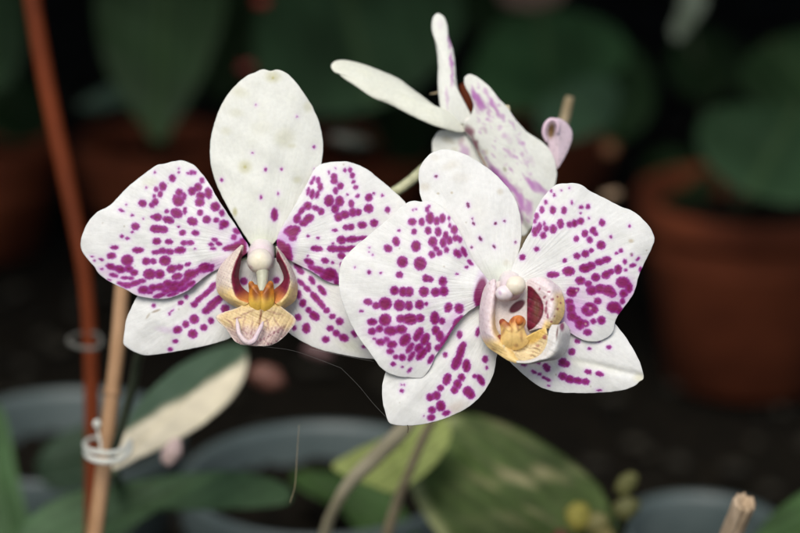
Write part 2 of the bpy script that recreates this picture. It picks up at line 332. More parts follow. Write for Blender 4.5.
spR = E(265,155,6.667,"427 118 7 12;470 90 4 4;533 104 10 14;567 101 14 17;583 138 17 19;590 180 14 12 -40;604 216 17 14 -20;617 274 16 11 -40;550 265 7 7;326 160 10 18 25;312 186 11 16 25;356 172 15 24;370 215 18 28;288 243 11 27 15;315 262 18 32 10;350 265 14 28 15;460 145 22 22;462 175 24 22;502 208 22 24;470 240 17 24;427 305 33 40;497 310 30 36;468 360 26 30;575 325 19 26;338 355 24 18 15;374 377 22 24;285 340 28 28;245 372 32 18 -50;215 425 25 32 20;290 425 40 28 -30;258 455 30 22;155 498 38 18 -42;205 498 34 28;490 415 28 30;532 398 32 28;585 382 25 30;622 382 22 24;690 357 32 30;692 285 25 28 20;725 257 8 8;782 270 9 9;540 483 22 18;573 480 23 23;648 467 32 24;727 454 28 26;467 502 20 10") \
 + E(335,195,6.667,"350 100 18 20") \
 + E(265,225,6.667,"180 50 44 36;185 90 26 20;288 75 9 9;352 86 11 9;345 158 42 20 5;453 122 8 6;510 100 32 28;580 95 45 22 -5;645 88 40 15 -12;450 158 36 24;505 160 40 22;560 158 50 20 -10;510 205 28 22 10;295 245 38 20 25;400 237 25 19 15;450 250 9 9;285 205 6 5;508 265 9 18;110 130 40 26 40;150 170 28 45;166 210 20 34;88 122 22 20;360 302 42 26 20;430 328 52 44;320 288 36 16 25;475 370 18 44;400 345 36 24;475 410 12 24;90 235 26 30;500 430 14 30;128 205 25 40")
def pc(x, y, t, c):
    c = paint_blob(x, y, c, 283, 246, 12, 14, 0, HALO * np.array([.6, .3, .7]), .6, .55)
    for a in [(322,275,26,6,24,.7),(290,228,12,6,-50,.5),(330,262,10,4,0,.2),(338,205,16,8,-20,.22)]: c = paint_blob(x, y, c, *a[:5], srgb(198, 118, 200), .6, a[5] * .6)
    c = paint_spots(x, y, c, spR, seed=2.3)
    c = paint_blob(x, y, c, 284, 252, 5.5, 9.5, -28, srgb(122, 20, 74), .4, .9)
    c = paint_blob(x, y, c, 279, 260, 4.5, 5, 0, srgb(104, 16, 50), .4, .9)
    return paint_blob(x, y, c, 400.3, 215.6, 2.2, 1.4, 0, (.35, .14, .12), .5, .9)
blade('petal', f1, oR, D1, zpetal((277,247),(405,220), 3, 8, -14, -26, 1.5, 0, 6, 2), paint=pc, base=(262,246), center=(340,226), seed=3, rings=100, segs=440)
oLL = [(256,262),(246,260),(232,263),(214,268),(196,276),(178,286),(160,293),(145,294),(137.5,296.5),(131.5,307.5),(126.3,319.5),(124.3,332),(123.5,342.8),(126.3,347),(134.5,352),(145,355.2),(160,354),(182.5,350.3),(205,345.8),(220,341.7),(232,337),(245,326),(254,312),(260,292),(260,272)]
spLL = E(115,285,6.667,"258 137 13 14;363 192 6 10;380 172 14 4 -40;475 80 14 16 25;438 118 20 15 -10;528 130 24 20;560 95 36 20 -40;600 62 38 16 -40;645 25 26 16 -40;612 168 34 24 -30;645 135 45 30 -45;685 100 40 26 -40;735 160 30 30;792 195 12 8;528 228 32 32;472 262 24 24;417 298 32 26 -15;518 325 32 30;592 283 24 22;640 238 20 22;402 375 20 13;368 428 16 13") + E(150,225,6.667,"625 375 26 24;420 405 30 18 -45;380 450 40 17 -42")
def pd(x, y, t, c):
    c = paint_blob(x, y, c, 156, 311, 4.5, 1.2, -20, (.25, .18, .08), .5, .7)
    c = paint_blob(x, y, c, 148, 316, 1, 3.5, 35, (.35, .26, .12), .5, .5)
    c = paint_blob(x, y, c, 166, 330, 9, 3, 10, HALO, .8, .3)
    return paint_spots(x, y, c, spLL, seed=3.1)
blade('lateral_sepal', f1, oLL, D1, zpetal((256,268),(124,340), -4.5, 6, -12, -30, 1, 1.2, 5, .2), paint=pd, base=(258,262), center=(195,315), seed=4)
oLR = [(262,262),(272,258),(288,260),(305,266),(325,275),(345,285),(362,297),(376,312),(386,330),(388,348),(382,358),(373,358.7),(355,356.7),(337,353.2),(319,348.8),(305.5,342.8),(295,336.8),(284,328),(272,314),(264,294),(261,276)]
spLR = E(265,225,6.667,"220 278 32 20 35;238 310 26 18 30;240 385 30 16 45;280 425 28 18 40;312 368 32 17 60;75 368 21 21;370 520 30 18 50;330 480 40 20 50;380 435 42 20 52;222 458 13 20") + E(265,285,6.667,"228 65 16 28;252 120 24 28;290 165 20 20;330 205 40 28 40;220 215 22 22;275 287 28 36;195 285 14 18;340 85 45 18 50;380 135 30 18 50;412 170 22 19;448 208 22 17;498 242 26 24;435 288 24 20;475 320 24 22;525 350 34 26 20;405 362 26 22;595 325 25 16 50;660 410 16 10")
blade('lateral_sepal', f1, oLR, D1, zpetal((262,268),(384,345), -4.5, 6, -12, -30, 1, 1.2, 5, .9), paint=lambda x, y, t, c: paint_spots(x, y, paint_blob(x, y, c, 350, 345, 12, 6, 25, (.62, .66, .40), .8, .35), spLR, seed=4.2), base=(262,262), center=(325,315), seed=5)

# lip of the left flower
YEL = srgb(240, 208, 140); LIL = srgb(226, 205, 208); RED = srgb(118, 20, 52); CREAM = srgb(240, 224, 190); ORG = srgb(214, 128, 20); BRN = srgb(120, 52, 20)
def lobe_paint(redfrom, ylo, yhi, seed, speck=True):
    def f(x, y, s, t, c):
        k = sm(ylo, yhi, y + 2 * pn(x, y, .5, seed))[:, None]
        c = np.tile(srgb(236, 220, 204), (len(x), 1)) * (1 - k) + YEL * k
        n = pn(x, y, 1.4, seed); m = (sm(.35, .75, n) * .55 * (1 - k[:, 0]) * sm(.08, .2, s))[:, None]
        if speck: c = c * (1 - m) + srgb(150, 90, 120) * m
        r = sm(redfrom - .03, redfrom + .03, t)[:, None] * sm(.03, .12, s)[:, None]
        rr = RED * (.8 + .5 * (.5 + .5 * pn(x, y, .6, seed + 1)))[:, None]
        e = sm(.66, .92, s)[:, None]; rr = rr * (1 - e) + srgb(206, 130, 62) * e
        return c * (1 - r) + rr * r
    return f
midx = 256.5
def lip_mid_paint(x, y, s, t, c):
    k = sm(322, 334, y + 2 * pn(x, y, .3))[:, None]
    c = srgb(228, 202, 150) * (1 - k) + srgb(208, 184, 176) * k
    k2 = sm(309, 303, y)[:, None] * .8; c = c * (1 - k2) + srgb(240, 200, 90) * k2
    n = np.sin((x - 259) * .9 + 1.2 * pn(x, y, .35, 2)) * pn(x, y, .55, 5) ; m = (sm(.1, .5, n) * .62 * (.3 + .7 * k[:, 0]))[:, None]
    c = c * (1 - m) + srgb(140, 70, 96) * m
    n = pn(x, y, 1.3, 9); m = (sm(.45, .8, n) * .4)[:, None]; c = c * (1 - m) + srgb(120, 72, 50) * m
    for a in [(247,313,8,1,-22,.5),(244,322,1,7,12,.5),(252,327,.8,9,4,.45),(268,325,.9,8,-14,.5),(276,322,.8,7,-30,.5),(272,334,6,1,-35,.5),(281,328,5,1,-30,.5),(232,324,1,5,-40,.4),(275,313,8,1,18,.4),(238,318.5,4,1.1,-10,.8),(266,321,4,1,-30,.6),(229,321,5,.8,35,.4)]:
        c = paint_blob(x + .6 * pn(x, y, .5), y + .6 * pn(y, x, .5), c, *a[:5], srgb(128, 66, 74), .7, a[5])
    c = paint_blob(x, y, c, 260.3, 318, 1.1, 11, 8, BRN, .6, .8)
    e = (sm(.06, 0, t) + sm(.94, 1, t) + sm(.93, 1, s)).clip(0, 1)[:, None] * .7
    return c * (1 - e) + srgb(236, 220, 208) * e
lip = surf('lip', f1, [
    [(250,302,27),(255,302,30),(261,303,32),(267,302,30),(272,302,27)],
    [(238,308,24),(249,309,30),(261,310,31.5),(274,309,30),(283,308.5,25)],
    [(216.5,316.6,20),(238,318,29),(260,319,31),(279,318,29),(295.5,319.5,22)],
    [(226.5,329,25),(240,329,34),(259,330,33),(277,329,34),(290,330,27)],
    [(234,340,30),(246,340,36),(258,340,36),(270,340.5,36),(280,340,31)],
    [(241,344.2,33),(248,345.4,38),(256,346,41),(264,346,38),(271,344.8,34)]], D1, M_LIP, paint=lip_mid_paint, nu=110, nv=120)
surf('side_lobe', lip, [
    [(241.8,245.2,21),(242.1,245.2,22),(242.6,245.3,22),(242.9,245.6,21)],
    [(231.5,254.5,8),(235,254,17),(239.2,254.7,21),(241.5,256,10)],
    [(220.8,266.5,5),(227,266,17),(235,265,22),(240,263,11)],
    [(216.8,278.3,5),(223.5,278,18),(232,278,23),(238.2,277,12)],
    [(218,291.4,8),(225.5,292,20),(234.5,291.5,25),(241.5,287,13)],
    [(226,300.5,12),(232,300,24),(239,299,28),(251,295,14)],
    [(239,308,18),(244,306,26),(249,303,28),(255,299,20)]], D1, M_LIP, paint=lobe_paint(.63, 281, 296, 1.0), nu=90, nv=60)
surf('side_lobe', lip, [
    [(276,246.5,21),(276.3,246.5,22),(276.8,246.6,22),(277,246.9,21)],
    [(284,256,9),(282.3,256,17),(279.8,255.5,21),(277,259,10)],
    [(290.3,266.5,7),(288.5,266.5,18),(285.6,266.5,24),(280,265,7)],
    [(295.6,278.3,5),(293,278.3,18),(289,278.3,23),(284.3,277,12)],
    [(297,290,7),(292.5,289.5,20),(287.3,289,25),(281.5,284,13)],
    [(294.3,300.6,11),(288,299,24),(282,297.5,27),(272,292,13)],
    [(284,308,18),(280,306,26),(275,303,28),(268,298,20)]], D1, M_LIP, paint=lobe_paint(.6, 276, 292, 4.0), nu=90, nv=60)
def callus_paint(x, y, t, c):
    c = np.tile(srgb(216, 136, 40), (len(x), 1)); k = sm(293, 303, y)[:, None]; c = c * (1 - k) + srgb(244, 200, 84) * k
    for a in [(256.3,293,2.2,7.5,-4,.75),(266.2,293.5,2.2,7.5,4,.75),(252,286,1.5,3,0,.7),(270,286,1.5,3,0,.7),(261.5,300,1,5,0,.4)]:
        c = paint_blob(x, y, c, *a[:5], BRN, .6, a[5])
    return c
def zb(cx, cy, w, z0, h):
    return lambda x, y, t: z0 + h * (1 - t**2)
blade('callus', lip, [(250.4,282.6),(252.6,285.6),(256,286.6),(258.5,288.5),(261.2,291.3),(263.6,288.4),(266,286.8),(269,285.4),(271.2,282.4),(272,290),(272.5,300),(270,307),(262,311),(253,307),(250.5,300),(251,291)], D1, lambda x, y, t: 29 + 7 * (1 - t**2) - 2.2 * np.exp(-((x - 261.3) / 2)**2), paint=callus_paint, mat=M_LIP, rings=24, segs=120, center=(261.3,299), roll=0, thick=.0007, jag=.1)
tube('tendril', lip, [(237,319,D1-.0092,1.0),(237.8,326,D1-.0112,2.2),(239.5,334,D1-.0122,2.3),(244.4,340.5,D1-.0126,2.8),(249,343,D1-.0125,2.6)], M_LIP, colf=lambda s: np.tile(srgb(232,214,214),(len(s),1)))
tube('tendril', lip, [(263,322,D1-.0106,1.1),(261,327,D1-.0118,2.2),(257.5,334,D1-.0125,2.4),(254,340.5,D1-.0128,2.8),(249,343,D1-.0125,2.7)], M_LIP, colf=lambda s: np.tile(srgb(228,208,214),(len(s),1)))
def colum_c(s): return np.tile(srgb(238,238,228),(len(s),1)) * (1 - s[:, None]) + srgb(228, 204, 212) * s[:, None]
colm = tube('column', f1, [(262.3,247,D1+.0065,10),(262,250,D1+.0025,12.5),(261.2,254.5,D1-.0002,13.5),(260.5,259,D1-.0018,13),(260,264,D1-.0026,10)], M_WAX, colf=colum_c, n=32)
def cap_paint(x, y, c):
    c = paint_blob(x, y, c, 259, 262, 9, 9, 0, srgb(248,240,212), .5, .8)
    return paint_blob(x, y, c, 250.5, 267, 2.5, 1.4, 30, srgb(190,150,150), .7, .6)
ball('anther_cap', colm, 260, 261, D1, 19, 13.2, 12.6, 11.5, M_WAX, col=srgb(228,220,208), paint=cap_paint, seed=2)
tube('column_foot', colm, [(262,268,D1-.0055,7),(262.5,277,D1-.0062,6),(262,285,D1-.0075,5),(261.5,292,D1-.0085,4)], M_WAX, colf=lambda s: np.tile(srgb(196,196,172),(len(s),1)), n=24)

# ------------------------------------------------------------------ FLOWER, RIGHT
D2 = .532
f2 = empty('orchid_flower', P(508, 285, D2 + .006), 'front right white orchid bloom with large purple spots, its yellow lip turned sideways', 'flower')
o = [(419.5,185),(418.8,174.5),(421,165.5),(428.5,155.8),(436,151.3),(445,149.8),(455.5,151.3),(469,156.5),(488.8,169.4),(503.8,183.4),(515,199.4),(519.7,214.4),(521.3,227.5),(520.8,240),(518,256),(514,270),(505,280),(495,285),(484,281),(470,268),(455,250),(440,232),(428,212),(421,197)]
spD = E(400,195,6.667,"455 75 10 10;490 192 12 7 60;482 160 4 7;535 292 16 9 60;627 345 13 8 60;635 190 8 8;695 175 8 8;768 315 6 7;478 350 7 7") + E(385,125,6.667,"342 343 9 10;552 525 8 6")
def pe(x, y, t, c):
    for bx, by, rx, ry, a, k in [(438.3,193.6,1.4,1,0,.6),(451.8,192.8,1.2,1.2,0,.6),(425,187,5,4,0,.3),(461,178,8,5,0,.15),(500,192,3,3,0,.35),(450,166,9,4,-20,.2),(478,210,9,12,0,.08),(435,158,4,3,0,.2),(506,263,3,3,0,.3)]:
        c = paint_blob(x, y, c, bx, by, rx, ry, a, (.42, .33, .16), .7, k)
    c = paint_blob(x, y, c, 498, 272, 14, 10, 0, (.68, .74, .60), .8, .5)
    return paint_spots(x, y, c, spD, core=srgb(110,20,70), rim=srgb(120,40,90), seed=5.4)
blade('dorsal_sepal', f2, o, D2, zpetal((500,284),(432,155), -4, -2, -14, -55, .6, 1.4, 5, 1), paint=pe, base=(508,320), center=(472,215), seed=6)
oL2 = [(420.5,201.8),(430,201.2),(439,204.8),(446.5,211.5),(452,219),(457,227),(463,238.5),(470.5,255),(477,266),(484,275),(490,283),(492,292),(488,300),(481,304),(475,307.2),(464.5,314.8),(454,327.5),(445,342.5),(436,355),(431,366),(426,374),(421.5,377.8),(411,377.5),(399,376.3),(390,373.3),(385.5,371),(379.5,365.8),(375.8,360.5),(368,349.5),(362,342),(354.5,330),(348.5,318),(344,306),(340.3,295.5),(339.3,286.5),(339.2,274.5),(341.8,262.5),(347.8,254.3),(356,246),(367.3,237),(378.5,227.3),(390.5,217.5),(399.5,208.5),(407,203),(414,201)]
spL2 = E(335,195,6.667,"515 180 28 25;578 180 20 27;527 245 17 20;520 102 6 5;540 95 5 5;427 238 9 9;408 310 24 32 -15;355 357 30 24 30;540 342 32 38;450 446 36 38;568 458 42 45;228 515 14 14;305 520 8 6;430 522 8 8;230 352 4 4;228 380 4 4;252 400 6 6;133 482 4 4") \
 + E(400,195,6.667,"182 97 14 20;195 75 7 7;200 155 28 40;245 175 20 28;283 158 22 32;327 157 8 15;332 203 9 17;362 232 24 30;188 238 22 26;255 247 22 32;305 270 18 28;330 305 20 28;372 288 22 22;400 298 15 22;218 312 30 34;288 318 22 32;240 358 20 18;212 398 22 24;262 388 20 20;310 367 17 20;382 390 33 24 50;425 378 38 17 65;467 450 26 13 45;443 482 13 10;380 527 10 5") \
 + E(335,270,6.667,"430 33 24 22;178 273 14 8;607 55 25 25;635 62 22 20;718 75 28 32;397 137 30 30;455 145 28 33;495 145 30 33;593 145 34 34;670 148 32 30;725 140 30 34;220 213 30 22 15;275 238 26 24;335 225 45 44;430 235 38 38;492 237 27 32;563 230 30 32;608 225 13 13;755 250 25 32 20;248 345 34 24;335 332 42 42;440 325 33 28;500 328 52 38;568 320 28 28;665 320 32 46;715 340 22 24;248 408 28 24;298 392 26 24;372 405 46 32;440 395 40 30;555 428 52 28 -60;600 460 45 28 -65;672 403 28 32;700 440 28 38;265 458 12 7;305 480 32 23;345 462 20 18;380 495 35 26;467 465 48 34 -55;372 540 22 16") \
 + E(400,290,6.667,"323 118 24 32 15;393 123 32 35;516 50 24 60;378 215 32 24 -50;400 190 28 14 -45;345 262 50 11 -55;300 335 62 17 -52;255 385 26 22;65 385 42 20 -55;125 385 33 26 -45;75 440 38 18 -55;145 425 52 26 -50;190 380 18 33;205 460 36 17 -60;15 448 24 24;16 510 6 4;510 130 14 20 0") \
 + E(375,350,6.667,"122 92 18 15;180 112 6 4;230 132 20 9 -50;138 45 18 17;100 10 22 18")
def pf(x, y, t, c):
    c = paint_blob(x, y, c, 481, 285, 6, 16, 10, HALO * np.array([.75, .45, .85]), .6, .35)
    for a in [(404,342,26,15,15,.55),(385,330,22,9,0,.35),(450,322,20,4,-54,.6),(400,303,34,6,0,.25)]: c = paint_blob(x, y, c, *a[:5], srgb(198, 118, 200), .6, a[5] * .6)
    c = paint_spots(x, y, c, spL2, seed=6.6)
    return paint_blob(x, y, c, 480.5, 291, 5.6, 14, 12, srgb(122, 26, 84), .3, .95)
blade('petal', f2, oL2, D2, zpetal((490,290),(345,290), 4, 12, -16, -24, 1.6, 0, 6, 1.5), paint=pf, base=(508,288), center=(410,290), seed=7, rings=110, segs=460)
oR2 = [(521.8,247.5),(526,239),(531.5,230),(533.8,216),(539,204),(546.5,193.5),(555.5,185.5),(566,183.5),(579.5,184.4),(590,191.3),(605,198.8),(620,206.5),(632,211.2),(641.9,218.6),(649.8,227.8),(654,238.3),(651,248.8),(644.5,262),(638.5,276),(636,286),(633,294),(628.5,301),(621.8,310),(616.5,317.5),(614.3,324),(612,333),(603,339.5),(592,341.5),(582,339.5),(572,334),(560,326),(545,312),(530,300),(518,293),(512,284),(511,272),(516,259)]
spR2 = E(515,180,6.667,"242 75 8 9;262 102 9 12;308 70 4 4;362 55 5 5;378 152 8 13;206 148 12 15;180 200 16 24;252 202 20 28;326 203 18 26;440 182 16 12;485 178 14 18;436 222 6 7;492 257 7 8;145 243 16 22;133 277 12 15;165 310 14 25;195 292 9 16;132 345 20 32;150 330 18 25;208 325 18 20;188 370 20 24;255 328 24 30;302 292 22 32;362 298 18 20;396 290 22 26;437 275 24 24;580 287 22 22;575 268 7 9;465 358 22 26;520 338 22 26;540 362 14 13;497 400 20 22;408 393 18 21;143 460 18 16 -20;50 515 20 20;572 435 30 30;413 507 24 21;468 492 26 25;507 470 16 15;638 380 9 10;762 308 8 9;705 472 15 14;675 488 11 8") \
 + E(540,250,6.667,"165 70 15 14;75 165 30 20;100 163 28 18;190 142 42 32;300 122 42 30;340 105 30 27;395 80 30 22;440 65 33 22 -12;565 78 14 18;610 32 7 7;650 60 18 9 -45;617 103 24 13 -15;668 130 11 20;570 135 11 11;520 130 26 32;440 165 33 28 -30;472 145 22 20;370 182 30 28;268 205 34 28;320 225 24 22;212 280 36 34;245 265 18 14;345 270 38 32;400 258 38 32;450 268 42 36;480 290 30 28;550 215 46 38;590 250 26 38;555 290 28 28;490 380 48 38;528 402 24 26;548 340 18 22;385 340 26 22;330 370 36 22;300 400 28 28;360 395 28 30;325 425 30 18;195 345 28 22;205 390 30 36;212 440 33 34;355 475 19 20;408 468 28 28;262 485 34 32;300 490 28 24") + E(520,315,6.123,"412 105 26 20;390 50 16 16;365 70 24 20;340 20 30 20")
def pg(x, y, t, c):
    c = paint_blob(x, y, c, 570, 318, 16, 20, 0, HALO, .7, .7)
    for a in [(604,292,32,14,12,.5),(576,312,13,16,-20,.6),(628,288,8,13,10,.5),(538,229,7,8,-30,.4)]: c = paint_blob(x, y, c, *a[:5], srgb(198, 118, 200), .6, a[5] * .6)
    c = paint_spots(x, y, c, spR2, seed=7.7)
    for a in [(590.2,308.3,1.3),(576.5,290.5,1.1),(594,298.2,.8),(585.5,324,1)]:
        c = paint_blob(x, y, c, a[0], a[1], a[2], a[2], 0, srgb(205, 160, 170), .7, .8)
    c = paint_blob(x, y, c, 631, 241, 2.4, 1.8, 0, (.5, .38, .2), .7, .6)
    return paint_blob(x, y, c, 631, 254, 1.4, 1.4, 0, (.3, .28, .2), .7, .6)
blade('petal', f2, oR2, D2, zpetal((516,285),(654,236), 3, 10, -22, -22, 1.6, 0, 6, 2.6), paint=pg, base=(508,286), center=(582,265), seed=8, rings=110, segs=460)
oLL2 = [(385.5,372.5),(382.5,384.5),(382.3,398),(385,411.5),(388.8,422),(394.5,424.8),(408,425.7),(424.5,424),(442.5,419.3),(459,412.3),(472.5,404),(483,393),(490.5,381),(494.3,371),(496.5,358),(500,342),(502,325),(499,308),(490,298),(478,302),(462,312),(445,326),(425,342),(402,356),(389,363)]
spLL2 = E(400,290,6.667,"397 298 19 26;302 432 16 18;518 280 14 32 10;425 365 18 22") + E(375,350,6.667,"570 15 70 27 -74;545 80 32 42 20;533 105 26 28;610 105 28 45;735 62 20 25;745 118 9 12;665 175 16 14;705 200 42 22 60;577 182 24 26;480 195 42 28 -70;437 253 23 22;550 228 28 32;530 267 25 26;618 275 34 34;640 298 28 30;368 315 26 26;410 303 28 30;438 368 30 32;440 385 30 24;380 400 26 24;375 450 28 22;475 420 28 17 -20;178 272 13 13;196 232 5 6;176 232 4 4;325 440 4 4")
def ph_(x, y, t, c):
    c = paint_blob(x, y, c, 455, 408, 12, 5, -25, (.55, .40, .30), .8, .45)
    c = paint_blob(x, y, c, 392, 375, 8, 2, 5, (.6, .6, .42), .8, .3)
    return paint_spots(x, y, c, spLL2, seed=8.3)
blade('lateral_sepal', f2, oLL2, D2, zpetal((495,315),(388,420), -4.5, 3, -8, -30, 1, 1.2, 5, .2), paint=ph_, base=(505,290), center=(442,370), seed=9, rings=90, segs=400)
oLR2 = [(643.6,377.4),(640.5,364),(634.3,351),(626.2,337.9),(618,327.2),(611,320),(598,315),(575,312),(548,313),(525,318),(508,328),(500,342),(502,352),(508.5,360.3),(517.5,369),(529.5,379.5),(541.2,387.4),(556,391.8),(573.9,393),(593.5,393),(618,391),(632.7,386.9),(639.5,381.5)]
spLR2 = E(520,315,6.123,"350 160 18 13 15;470 157 20 7 10;425 205 10 9;545 198 16 12;317 225 22 22;262 290 28 27;285 300 22 20;412 345 18 13;425 350 14 12;487 360 26 15 15;262 375 28 24 20;305 393 32 24 15;355 402 32 20 8;402 408 24 20;485 460 16 6;157 315 18 20;168 328 18 20;110 292 16 8 20;85 348 18 9 30;120 362 12 8;150 385 16 9 20;175 398 16 9 20;175 432 8 5;25 303 18 11;262 95 15 20")
blade('lateral_sepal', f2, oLR2, D2, lambda x, y, t: zpetal((508,330),(642,377), -3.5, 3, -10, -34, 1, .0, 5, 2.)(x, y, t) - 2.5 * np.exp(-((y - (352 + (x - 540) * .24)) / 4)**2) * sm(560, 600, x), paint=lambda x, y, t, c: paint_spots(x, y, paint_blob(x, y, paint_blob(x, y, c, 640, 378, 6, 4, 0, (.55,.5,.2), .8, .4), 590, 365, 30, 4, 12, (.66,.66,.46), .8, .25), spLR2, seed=9.9), base=(505,290), center=(572,352), seed=10, rings=90, segs=400)

# lip of the right flower
def wall_paint(x, y, t, c):
    c = np.tile(srgb(238, 226, 220), (len(x), 1))
    c = paint_blob(x, y, c, 517, 306.5, 9.5, 4.4, -38, RED * .55, .2, 1.0)
    c = paint_blob(x, y, c, 499.5, 339, 5, 3.5, 0, srgb(130, 50, 30), .6, .8)
    return paint_blob(x, y, c, 522, 326, 3.5, 7, 0, srgb(190, 120, 120), .7, .5)
def lip2_paint(x, y, s, t, c):
    c = np.tile(srgb(226, 206, 160), (len(x), 1))
    n = np.sin((y - x * .25) * 1.5 + 1.5 * pn(x, y, .3, 2)); m = (sm(.2, .8, n) * sm(-.5, .6, pn(x, y, .2, 8)) * .7)[:, None]
    c = c * (1 - m) + srgb(140, 112, 84) * m
    n = pn(x, y, .8, 3); m = (sm(.5, .9, n) * .6)[:, None]; c = c * (1 - m) + srgb(150, 84, 100) * m
    k = paint_blob(x, y, c, 536, 334, 14, 6.5, -36, srgb(250, 208, 116), .35, .95)
    k = paint_blob(x, y, k, 545, 337, 2.2, 2.2, 0, srgb(150, 60, 70), .5, .8)
    return paint_blob(x, y, k, 538, 346, 2.2, 1.4, 0, srgb(150, 70, 90), .5, .6)
lip2 = surf('lip', f2, [
    [(502,345,30),(513,343,30),(524,338,30),(535,332,31),(546,327,32)],
    [(505,351,31),(517,350,25),(527,347,24),(537,342,26),(548,337,34)],
    [(511,357,33),(521,356,27),(530,354,26),(539,350,29),(548.5,345,36)],
    [(517,362.5,37),(526,362.5,34),(534,361,34),(541,357,35),(547,350,38)]], D2, M_LIP, nu=60, nv=80, paint=lip2_paint)
def rim_paint(x, y, s, t, c):
    c = np.tile(srgb(222, 220, 214), (len(x), 1))
    m = (sm(.5, .9, pn(x, y, .8, 3)) * .25)[:, None]; c = c * (1 - m) + srgb(196, 180, 190) * m
    c = paint_blob(x, y, c, 561.5, 327, 2.2, 4.2, 0, srgb(132, 30, 84), .5, .9)
    return paint_blob(x, y, c, 557, 333, .8, 6, 8, srgb(96, 48, 40), .6, .85)
surf('lip_margin', lip2, [
    [(516,361,36),(516.5,362.2,38),(517,363,36)],
    [(526,361,36),(528,362.6,39),(530,363.3,32)],
    [(536,358,36),(539,360,40),(543,361,27)],
    [(543,352,36),(549,357.5,41),(558,358,22)],
    [(547,344,36),(556,350,41),(566,350,16)],
    [(548,337,35),(558,340,39),(569,340,14)],
    [(549,331,32),(559,332,35),(569.5,330,14)],
    [(552,325,26),(558,325,28),(564,322,14)]], D2, M_LIP, nu=90, nv=44, paint=rim_paint)
blade('lip_floor', lip2, [(494,284),(510,281),(526,282),(532,290),(533,315),(531,334),(515,342),(500,346),(493,330),(492,305)], D2, lambda x, y, t: 10 - 2 * t**3, paint=wall_paint, mat=M_LIP, rings=40, segs=160, roll=0)
def lob2(x, y, s, t, c):
    k = (sm(.45, .8, t) * sm(300, 325, y))[:, None]; k = np.maximum(k, sm(333, 345, y)[:, None])
    c = np.tile(srgb(238, 220, 222), (len(x), 1)) * (1 - k) + srgb(244, 210, 142) * k
    m = (sm(.4, .8, pn(x * .7, y * .35, 1.6, 6)) * .4 * (1 - k[:, 0]))[:, None]; c = c * (1 - m) + srgb(176, 120, 140) * m
    return paint_blob(x, y, c, 494, 349, 2, 1, 30, BRN, .7, .5)
surf('side_lobe', lip2, [
    [(493.2,279.2,19),(493.8,279.2,20),(494.6,279.3,20),(495,279.6,19)],
    [(487,284.5,12),(490.5,284,19),(494.8,284.2,20),(495.6,286,13)],
    [(483,293,9),(488.5,293,20),(494.6,292,22),(496.5,293,8)],
    [(480,309.5,9),(486,310,22),(492.6,310,24),(495,310,6)],
    [(480,327.5,9),(486,327,24),(492.4,325.5,26),(495,325,8)],
    [(482.5,338,13),(488.5,336,26),(494,334.5,28),(498,333,12)],
    [(489,347.5,20),(494.5,344.5,28),(499.5,342,29),(503,339,17)],
    [(499.5,354.5,26),(504,352,30),(507.5,349.5,30),(510.5,346,22)],
    [(508,360,32),(511,358.8,34),(514,357.5,33),(516.5,355,26)],
    [(517,363.3,36),(517.8,362.3,37),(518.5,361.5,36),(519.5,360.5,32)]], D2, M_LIP, nu=110, nv=50, paint=lob2)
def lob2r(x, y, s, t, c):
    k = (sm(.62, .85, t) * sm(288, 300, y))[:, None]; k = np.maximum(k, (sm(316, 324, y) * sm(.4, .6, t))[:, None])
    c = np.tile(srgb(238, 222, 222), (len(x), 1)) * (1 - k) + srgb(247, 214, 146) * k
    for a in [(545,297,1.2,2,40),(552,299.5,1.8,1.4,-30),(547,303,1,2.5,10),(546.5,310,1.4,4,5),(548,316,1,3,0),(557,297,1,1,0),(557,309,1.2,1.2,0),(551,321.5,1.3,1,0),(560,303,1,1,0),(540,289,1,1.5,20),(549,292,1.6,1,0),(543,305,.8,1.5,0),(554,316,.8,.8,0)]:
        c = paint_blob(x, y, c, *a, srgb(150, 40, 84), .45, .8)
    q = .40 * np.sqrt(np.clip(1 - ((s - .53) / .42)**2, 0, 1)); r = (sm(.03, -.03, t - q) * sm(.0, .04, q))[:, None]
    rr = RED * (.9 + .4 * pn(x, y, .5)[:, None]); g = np.exp(-((t - .22) / .08)**2 - ((s - .55) / .22)**2)[:, None] * .55
    rr = rr * (1 - g) + srgb(118, 92, 60) * g
    return c * (1 - r) + rr * r
surf('side_lobe', lip2, [
    [(527.5,280,12),(535,277.8,16),(543,277.8,17),(550,280.5,13)],
    [(528,291,12),(537.5,289,20),(549,286,24),(560,288.8,13)],
    [(527.5,302,12),(541,301,20),(552,300,27),(564,302.2,14)],
    [(527.5,314,12),(542,312,22),(552,312,29),(563.3,315,15)],
    [(527.5,326,13),(540.5,322,23),(549,322,28),(557.5,324,18)],
    [(530,331,12),(539,328.5,22),(545,328.5,26),(552,328,21)]], D2, M_LIP, nu=90, nv=90, paint=lob2r)
def cal2(x, y, t, c):
    c = np.tile(srgb(246, 208, 132), (len(x), 1)); k = sm(330, 320, y)[:, None] * .85; c = c * (1 - k) + srgb(206, 110, 40) * k
    for a in [(508,326,4.5,1.8,35,.8),(505,332,1.2,5,20,.45),(520,336,1.2,5,-10,.4),(512,330,2,3,0,.7),(502.5,322,1.5,2,0,.9),(517,326,1,5,0,.6),(521,320,1.3,2,0,.7),(516,344,1.5,1.5,0,.5),(514,321,1,3,10,.5)]:
        c = paint_blob(x, y, c, *a[:5], srgb(140, 44, 28), .6, a[5])
    return c
